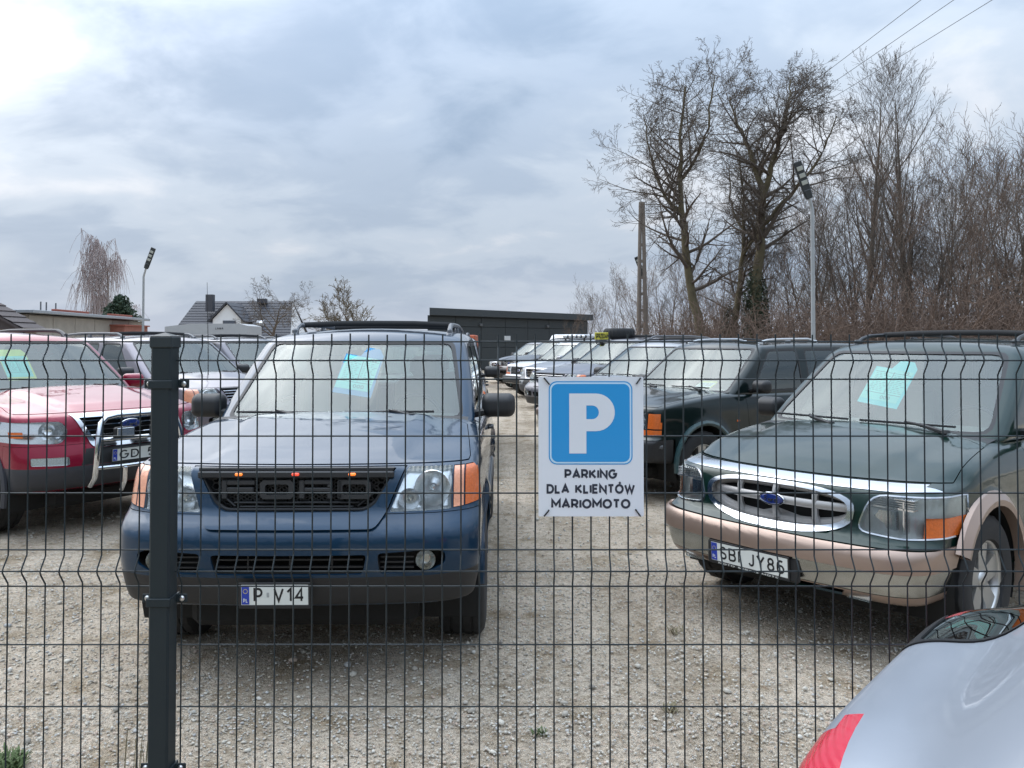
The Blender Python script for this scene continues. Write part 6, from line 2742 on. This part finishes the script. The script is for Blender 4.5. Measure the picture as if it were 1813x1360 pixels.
def grow(seed, H, r0, spec, lean=(0, 0), trunk_share=.9, wander=.10, paths=None, l1=2.6):
    """Recursive branching; spec = list of (children, length share, angle lo, hi, upward pull, start) for each level.
    paths: given stem lines [(points, r start, r end, first branch at, number of branches)] instead of one straight stem."""
    rng = np.random.RandomState(seed)
    trunk, crown = [], []

    def spawn(P, n, length, r, rend, level, cnt, ls, a0, a1, st):
        c = max(1, int(rng.normal(cnt, cnt * .15)))
        for k in range(c):
            q = st + (1 - st) * (k + rng.uniform(.2, .8)) / c
            q = min(q, .985)
            f = q * n
            i = min(int(f), n - 1)
            pp = P[i] + (P[i + 1] - P[i]) * (f - i)
            base = P[i + 1] - P[i]
            base = base / np.linalg.norm(base)
            ax = rng.normal(0, 1, 3)
            ax -= base * ax.dot(base)
            ax /= np.linalg.norm(ax)
            an = R(rng.uniform(a0, a1))
            nd_ = base * math.cos(an) + ax * math.sin(an)
            ln = length * ls * (1.15 - .55 * q) * rng.uniform(.7, 1.25)
            rr = (r + (r * rend - r) * q) * rng.uniform(.42, .66)
            branch(pp, nd_, ln, rr, level + 1)

    def branch(p, d, length, r, level, rend=.16):
        n = max(3, int(4 + 6 * (level == 0) + 3 * (level == 1)))
        pts = [p]
        dd = d.copy()
        up = spec[level - 1][4] if level > 0 else .02
        for _ in range(n):
            dd = dd + rng.normal(0, wander if level == 0 else wander * 1.15, 3) + np.array([0, 0, up])
            dd /= np.linalg.norm(dd)
            pts.append(pts[-1] + dd * length / n)
        P = np.array(pts)
        Rr = np.maximum(r * np.linspace(1, rend, n + 1), .0055)
        (trunk if level == 0 else crown).append((P, Rr))
        if level >= len(spec):
            return
        cnt, ls, a0, a1, _, st = spec[level]
        spawn(P, n, length, r, rend, level, cnt, ls, a0, a1, st)
    if paths:
        for pts, ra, rb, st, cnt in paths:
            P0 = np.array(pts, float)
            t0 = np.linspace(0, 1, len(P0))
            n = 14
            t = np.linspace(0, 1, n + 1)
            P = np.stack([curve(list(zip(t0, P0[:, k])))(t) for k in range(3)], 1) + rng.normal(0, .03, (n + 1, 3))
            Rr = np.linspace(ra, rb, n + 1)
            trunk.append((P, Rr))
            _, _, a0, a1, _, _ = spec[0]
            spawn(P, n, l1, ra, rb / ra, 0, cnt, 1.0, a0, a1, st)
    else:
        branch(np.array([0, 0, -.1]), np.array([lean[0], lean[1], 1.0]) / np.linalg.norm([lean[0], lean[1], 1.0]), H * trunk_share, r0, 0, .06)
    return trunk, crown


M_BARK = mat('grey_brown_bark', (0.105, 0.085, 0.066), .95, var=.4, vscale=5, bump=.6, bscale=30)
M_BARK2 = mat('mossy_bark', (0.115, 0.095, 0.055), .95, var=.4, vscale=4, bump=.6, bscale=30)
M_TWIG = mat('dark_twigs', (0.110, 0.088, 0.070), .95, var=.3, vscale=2)
M_TWIG2 = mat('brown_twigs', (0.155, 0.108, 0.080), .95, var=.35, vscale=1.5)
SD = lambda r: 8 if r > .10 else 5 if r > .03 else 3


def tree_meshes(*a, **k):
    t, c = grow(*a, **k)
    return tubes_mesh('trunk', t, SD), tubes_mesh('crown', c, SD)


def plant_tree(name, label, meshes, loc, rz=0.0, sc=1.0, group=None, mt=None, mc=None, cat='tree'):
    t = thing(name, label, cat, loc, rz, group)
    t.scale = (sc, sc, sc) if isinstance(sc, (int, float)) else sc
    link('trunk', meshes[0], mt or M_BARK, t)
    link('crown', meshes[1], mc or M_TWIG, t)
    return t


WALNUT = [(0, 0, 42, 82, .045, 0), (9, .46, 32, 66, .03, .14), (6, .46, 30, 66, .025, .14), (3, .50, 28, 62, .02, .14)]
POPLAR = [(26, .34, 24, 42, .13, .22), (9, .42, 22, 45, .10, .15), (7, .45, 20, 45, .08, .12), (2, .5, 20, 45, .05, .2)]
SAPL = [(16, .40, 22, 50, .12, .18), (9, .42, 22, 50, .08, .12), (5, .48, 22, 55, .05, .12)]
G_T = 'bare trees at the right'


def stem(d, x0, pts, dy=()):
    """Stem line in metres from the outline of the trunk seen at distance d."""
    return [((x - x0) / F_PX * d, (dy[i] if i < len(dy) else 0.0), max(-.1, CAM_H + (607 - y) / F_PX * d)) for i, (x, y) in enumerate(pts)]


D1 = 30.5
tm1 = tree_meshes(23, 0, 0, WALNUT, wander=.10, l1=2.8, paths=[
    (stem(D1, 1242, [(1246, 650), (1240, 590), (1226, 530), (1216, 440), (1206, 370), (1203, 310), (1208, 240), (1214, 150)]), .22, .035, .30, 34),
    (stem(D1, 1242, [(1206, 380), (1180, 340), (1160, 270), (1150, 190)], (0, .3, .8, 1.1)), .09, .02, .2, 14),
    (stem(D1, 1242, [(1203, 320), (1232, 280), (1248, 210), (1252, 150)], (0, -.4, -.9, -1.2)), .08, .02, .2, 14)])
t1 = plant_tree('bare_tree', 'bare tree with bent pale trunk at the left end of the wood', tm1, ((1242 - 906) / F_PX * D1, D1, 0), 0, 1.0, G_T, M_BARK2)
D2 = 31.5
tm2 = tree_meshes(36, 0, 0, WALNUT, wander=.10, l1=2.7, paths=[
    (stem(D2, 1338, [(1334, 650), (1338, 560), (1344, 470), (1350, 400), (1352, 340)]), .25, .14, .55, 12),
    (stem(D2, 1338, [(1352, 345), (1336, 270), (1318, 220), (1302, 160)], (0, .3, .5, .8)), .13, .025, .12, 22),
    (stem(D2, 1338, [(1352, 345), (1372, 270), (1390, 205), (1400, 140)], (0, -.2, -.3, -.2)), .13, .025, .12, 24),
    (stem(D2, 1338, [(1350, 400), (1400, 340), (1440, 280), (1462, 220)], (0, -.6, -1.0, -1.2)), .10, .02, .2, 18)])
t2 = plant_tree('bare_tree', 'tall bare tree forking into two limbs, left of the street lamp', tm2, ((1338 - 906) / F_PX * D2, D2, 0), 0, 1.0, G_T, M_BARK2)
t3 = plant_tree('bare_tree', 'smaller bare tree between the two tall ones', tm1, ((1290 - 906) / F_PX * 33, 33, 0), R(150), .80, G_T, M_BARK2)
tm3 = tree_meshes(52, 16.0, .20, POPLAR, trunk_share=.97, wander=.03)
plant_tree('bare_poplar', 'slender upright poplar, left of the two above the thicket', tm3, (16.6, 37.0, 0), R(0), .86, 'upright poplars', M_BARK)
plant_tree('bare_poplar', 'taller upright poplar, right of the two above the thicket', tm3, (19.2, 38.5, 0), R(130), .92, 'upright poplars', M_BARK)
sap = [tree_meshes(100 + k, 8.5, .07, SAPL, lean=((k - 1.5) * .08, 0), trunk_share=.95, wander=.07) for k in range(4)]
rng_ = random.Random(12)
for k in range(54):
    x = rng_.uniform(0, 1)
    d = rng_.uniform(29, 44)
    pxx = 1200 + (1900 - 1200) * (k + rng_.uniform(0, 1)) / 54
    hh = .46 + .56 * sstep(np.array((pxx - 1200) / 480.0)) + rng_.uniform(-.1, .2)
    hh *= d / 33
    plant_tree('bare_sapling', 'thin bare sapling in the dense thicket behind the right row', sap[k % 4], ((pxx - 906) / F_PX * d, d, 0), rng_.uniform(0, 6.28),
               (hh, hh, hh * rng_.uniform(.9, 1.1)), 'saplings of the thicket', M_BARK, M_TWIG2 if k % 3 else M_TWIG)
for k in range(12):
    d = rng_.uniform(46, 62)
    pxx = 1000 + 190 * (k + rng_.uniform(0, 1)) / 12
    hh = (.42 + .40 * (pxx - 1000) / 190) * d / 50 * rng_.uniform(.9, 1.15)
    plant_tree('distant_sapling', 'small distant bare sapling between the dark hall and the utility pole', sap[(k + 1) % 4], ((pxx - 906) / F_PX * d, d, 0), rng_.uniform(0, 6.28),
               hh, 'distant saplings beside the hall', M_BARK, M_TWIG2)


def undergrowth():
    rng = np.random.RandomState(8)
    polys = []
    for _ in range(5200):
        d = rng.uniform(23.5, 40)
        pxx = rng.uniform(1150, 1960)
        p = np.array([(pxx - 906) / F_PX * d, d, 0])
        h = rng.uniform(.9, 4.4) * (.75 + .5 * (pxx - 1150) / 800)
        dd = np.array([rng.normal(0, .35), rng.normal(0, .35), 1.0])
        pts = [p]
        for _k in range(4):
            dd = dd + rng.normal(0, .22, 3) + np.array([0, 0, -.04])
            dd /= np.linalg.norm(dd)
            pts.append(pts[-1] + dd * h / 4)
        P = np.array(pts)
        polys.append((P, rng.uniform(.010, .022) * np.linspace(1, .4, 5)))
        for _k in range(4):
            i = rng.randint(1, 4)
            q = P[i]
            e = rng.normal(0, 1, 3) * np.array([1, 1, .6]) + np.array([0, 0, .4])
            e /= np.linalg.norm(e)
            polys.append((np.array([q, q + e * h * .16, q + (e + rng.normal(0, .3, 3)) * h * .28]), np.array([.009, .007, .005])))
    me = tubes_mesh('undergrowth', polys, lambda r: 3)
    tag(link('undergrowth', me, mat('brush', (0.150, 0.102, 0.076), .95, var=.4, vscale=.6)), 'tangle of brown leafless brush below the bare trees', 'brush', kind='stuff')


undergrowth()


def leaf_cloud(seed, n, radii, size, flat=.5, squash=None):
    rng = np.random.RandomState(seed)
    p = rng.normal(0, 1, (n, 3))
    p /= np.linalg.norm(p, axis=1, keepdims=True)
    p *= (rng.uniform(0, 1, (n, 1)) ** .45)
    if squash:
        p = squash(p, rng)
    c = p * np.array(radii)
    a = rng.normal(0, 1, (n, 3))
    a /= np.linalg.norm(a, axis=1, keepdims=True)
    b = np.cross(a, rng.normal(0, 1, (n, 3)))
    b /= np.linalg.norm(b, axis=1, keepdims=True)
    s = size * rng.uniform(.6, 1.4, (n, 1))
    V = np.stack([c - a * s, c + b * s * flat, c + a * s, c - b * s * flat], 1).reshape(-1, 3)
    F_ = [(4 * k, 4 * k + 1, 4 * k + 2, 4 * k + 3) for k in range(n)]
    me = bpy.data.meshes.new('foliage')
    me.from_pydata(V.tolist(), [], F_)
    return me


M_IVY = mat('ivy_leaves', (0.030, 0.042, 0.018), .6, var=.4, vscale=3)
for tr, h_, sd in ((t2, 4.6, 5), (t3, 4.0, 6)):
    iv = link('ivy', leaf_cloud(sd, 3800, (.55, .55, h_ / 2), .06), M_IVY, tr)
    iv.location = (0, 0, h_ / 2 + .2)
# birch: long hanging twigs
def birch():
    d = 70.0
    rng = np.random.RandomState(4)
    p = px(190, 607, d)
    t = thing('birch_tree', 'pale weeping birch with hanging twigs behind the concrete building', 'tree', (p.x, d, 0))
    t.scale = (1.45, 1.45, 1.0)
    tr, cr = grow(77, 10.4, .17, [(18, .30, 25, 50, .12, .25), (6, .5, 30, 60, .0, .2)], trunk_share=.97, wander=.035)
    hang = []
    for P, Rr in list(cr):
        for k in range(11):
            i = rng.randint(1, len(P))
            q = P[i]
            L_ = rng.uniform(1.2, 3.6) * min(1, q[2] / 6)
            o = rng.normal(0, .12, 2)
            hang.append((np.array([q, q + [o[0] * 1.5, o[1] * 1.5, -L_ * .3], q + [o[0] * 2.5, o[1] * 2.5, -L_ * .65], q + [o[0] * 3.2, o[1] * 3.2, -L_]]), np.array([.012, .010, .009, .008])))
    link('trunk', tubes_mesh('trunk', tr, SD), mat('birch_bark', (.42, .40, .38), .9, var=.4, vscale=2), t)
    link('crown', tubes_mesh('crown', cr + hang, SD), mat('birch_twigs', (.34, .28, .27), .95, var=.2), t)


birch()


def evergreen():
    d = 62.0
    p = px(213, 607, d)
    t = thing('evergreen_tree', 'dark green evergreen tree in front of the birch', 'tree', (p.x, d, 0))
    link('trunk', MB().tube([(0, 0, 0), (.05, 0, 2), (0, 0, 4.6)], [.12, .09, .03], 8).mesh('trunk'), M_BARK, t)

    def sq(q, rng):
        q = q.copy()
        ang = np.arctan2(q[:, 1], q[:, 0])
        q[:, :2] *= (1.05 - .62 * (q[:, 2:3] * .5 + .5)) * (1 + .30 * np.sin(ang * 3 + q[:, 2] * 9) + .18 * np.sin(ang * 7 - q[:, 2] * 15))[:, None]
        return q
    f = link('crown', leaf_cloud(9, 6000, (1.55, 1.5, 1.9), .12, .5, sq), mat('evergreen_leaves', (.030, .055, .030), .7, var=.4, vscale=1.5), t)
    f.location = (0, 0, 3.6)


evergreen()
tma = tree_meshes(61, 4.4, .17, [(9, .75, 35, 75, .03, .45), (7, .5, 30, 70, .02, .15), (7, .45, 30, 70, .02, .1), (5, .5, 30, 70, 0, .1)], wander=.14)
d = 48.0
plant_tree('apple_tree', 'gnarled bare fruit tree in front of the white house', tma, (px(486, 607, d).x, d, 0), R(40), 1.1, None, M_TWIG, M_TWIG)
tmb = tree_meshes(71, 3.4, .06, [(16, .55, 20, 55, .08, .05), (9, .5, 25, 60, .05, .1), (6, .5, 25, 60, .03, .1)], trunk_share=.6)
for xx, sc_, lb in ((612, .95, 'rounded bare shrub above the blue car roof, left part'), (645, 1.15, 'rounded bare shrub above the blue car roof, tallest in the middle')):
    plant_tree('bare_shrub', lb, tmb, (px(xx, 607, 55).x, 55, .0), R(xx), sc_ * 2.1, 'bare shrubs behind the blue car', M_TWIG2, mat('yellowish_twigs', (.15, .115, .07), .95, var=.3), cat='shrub')
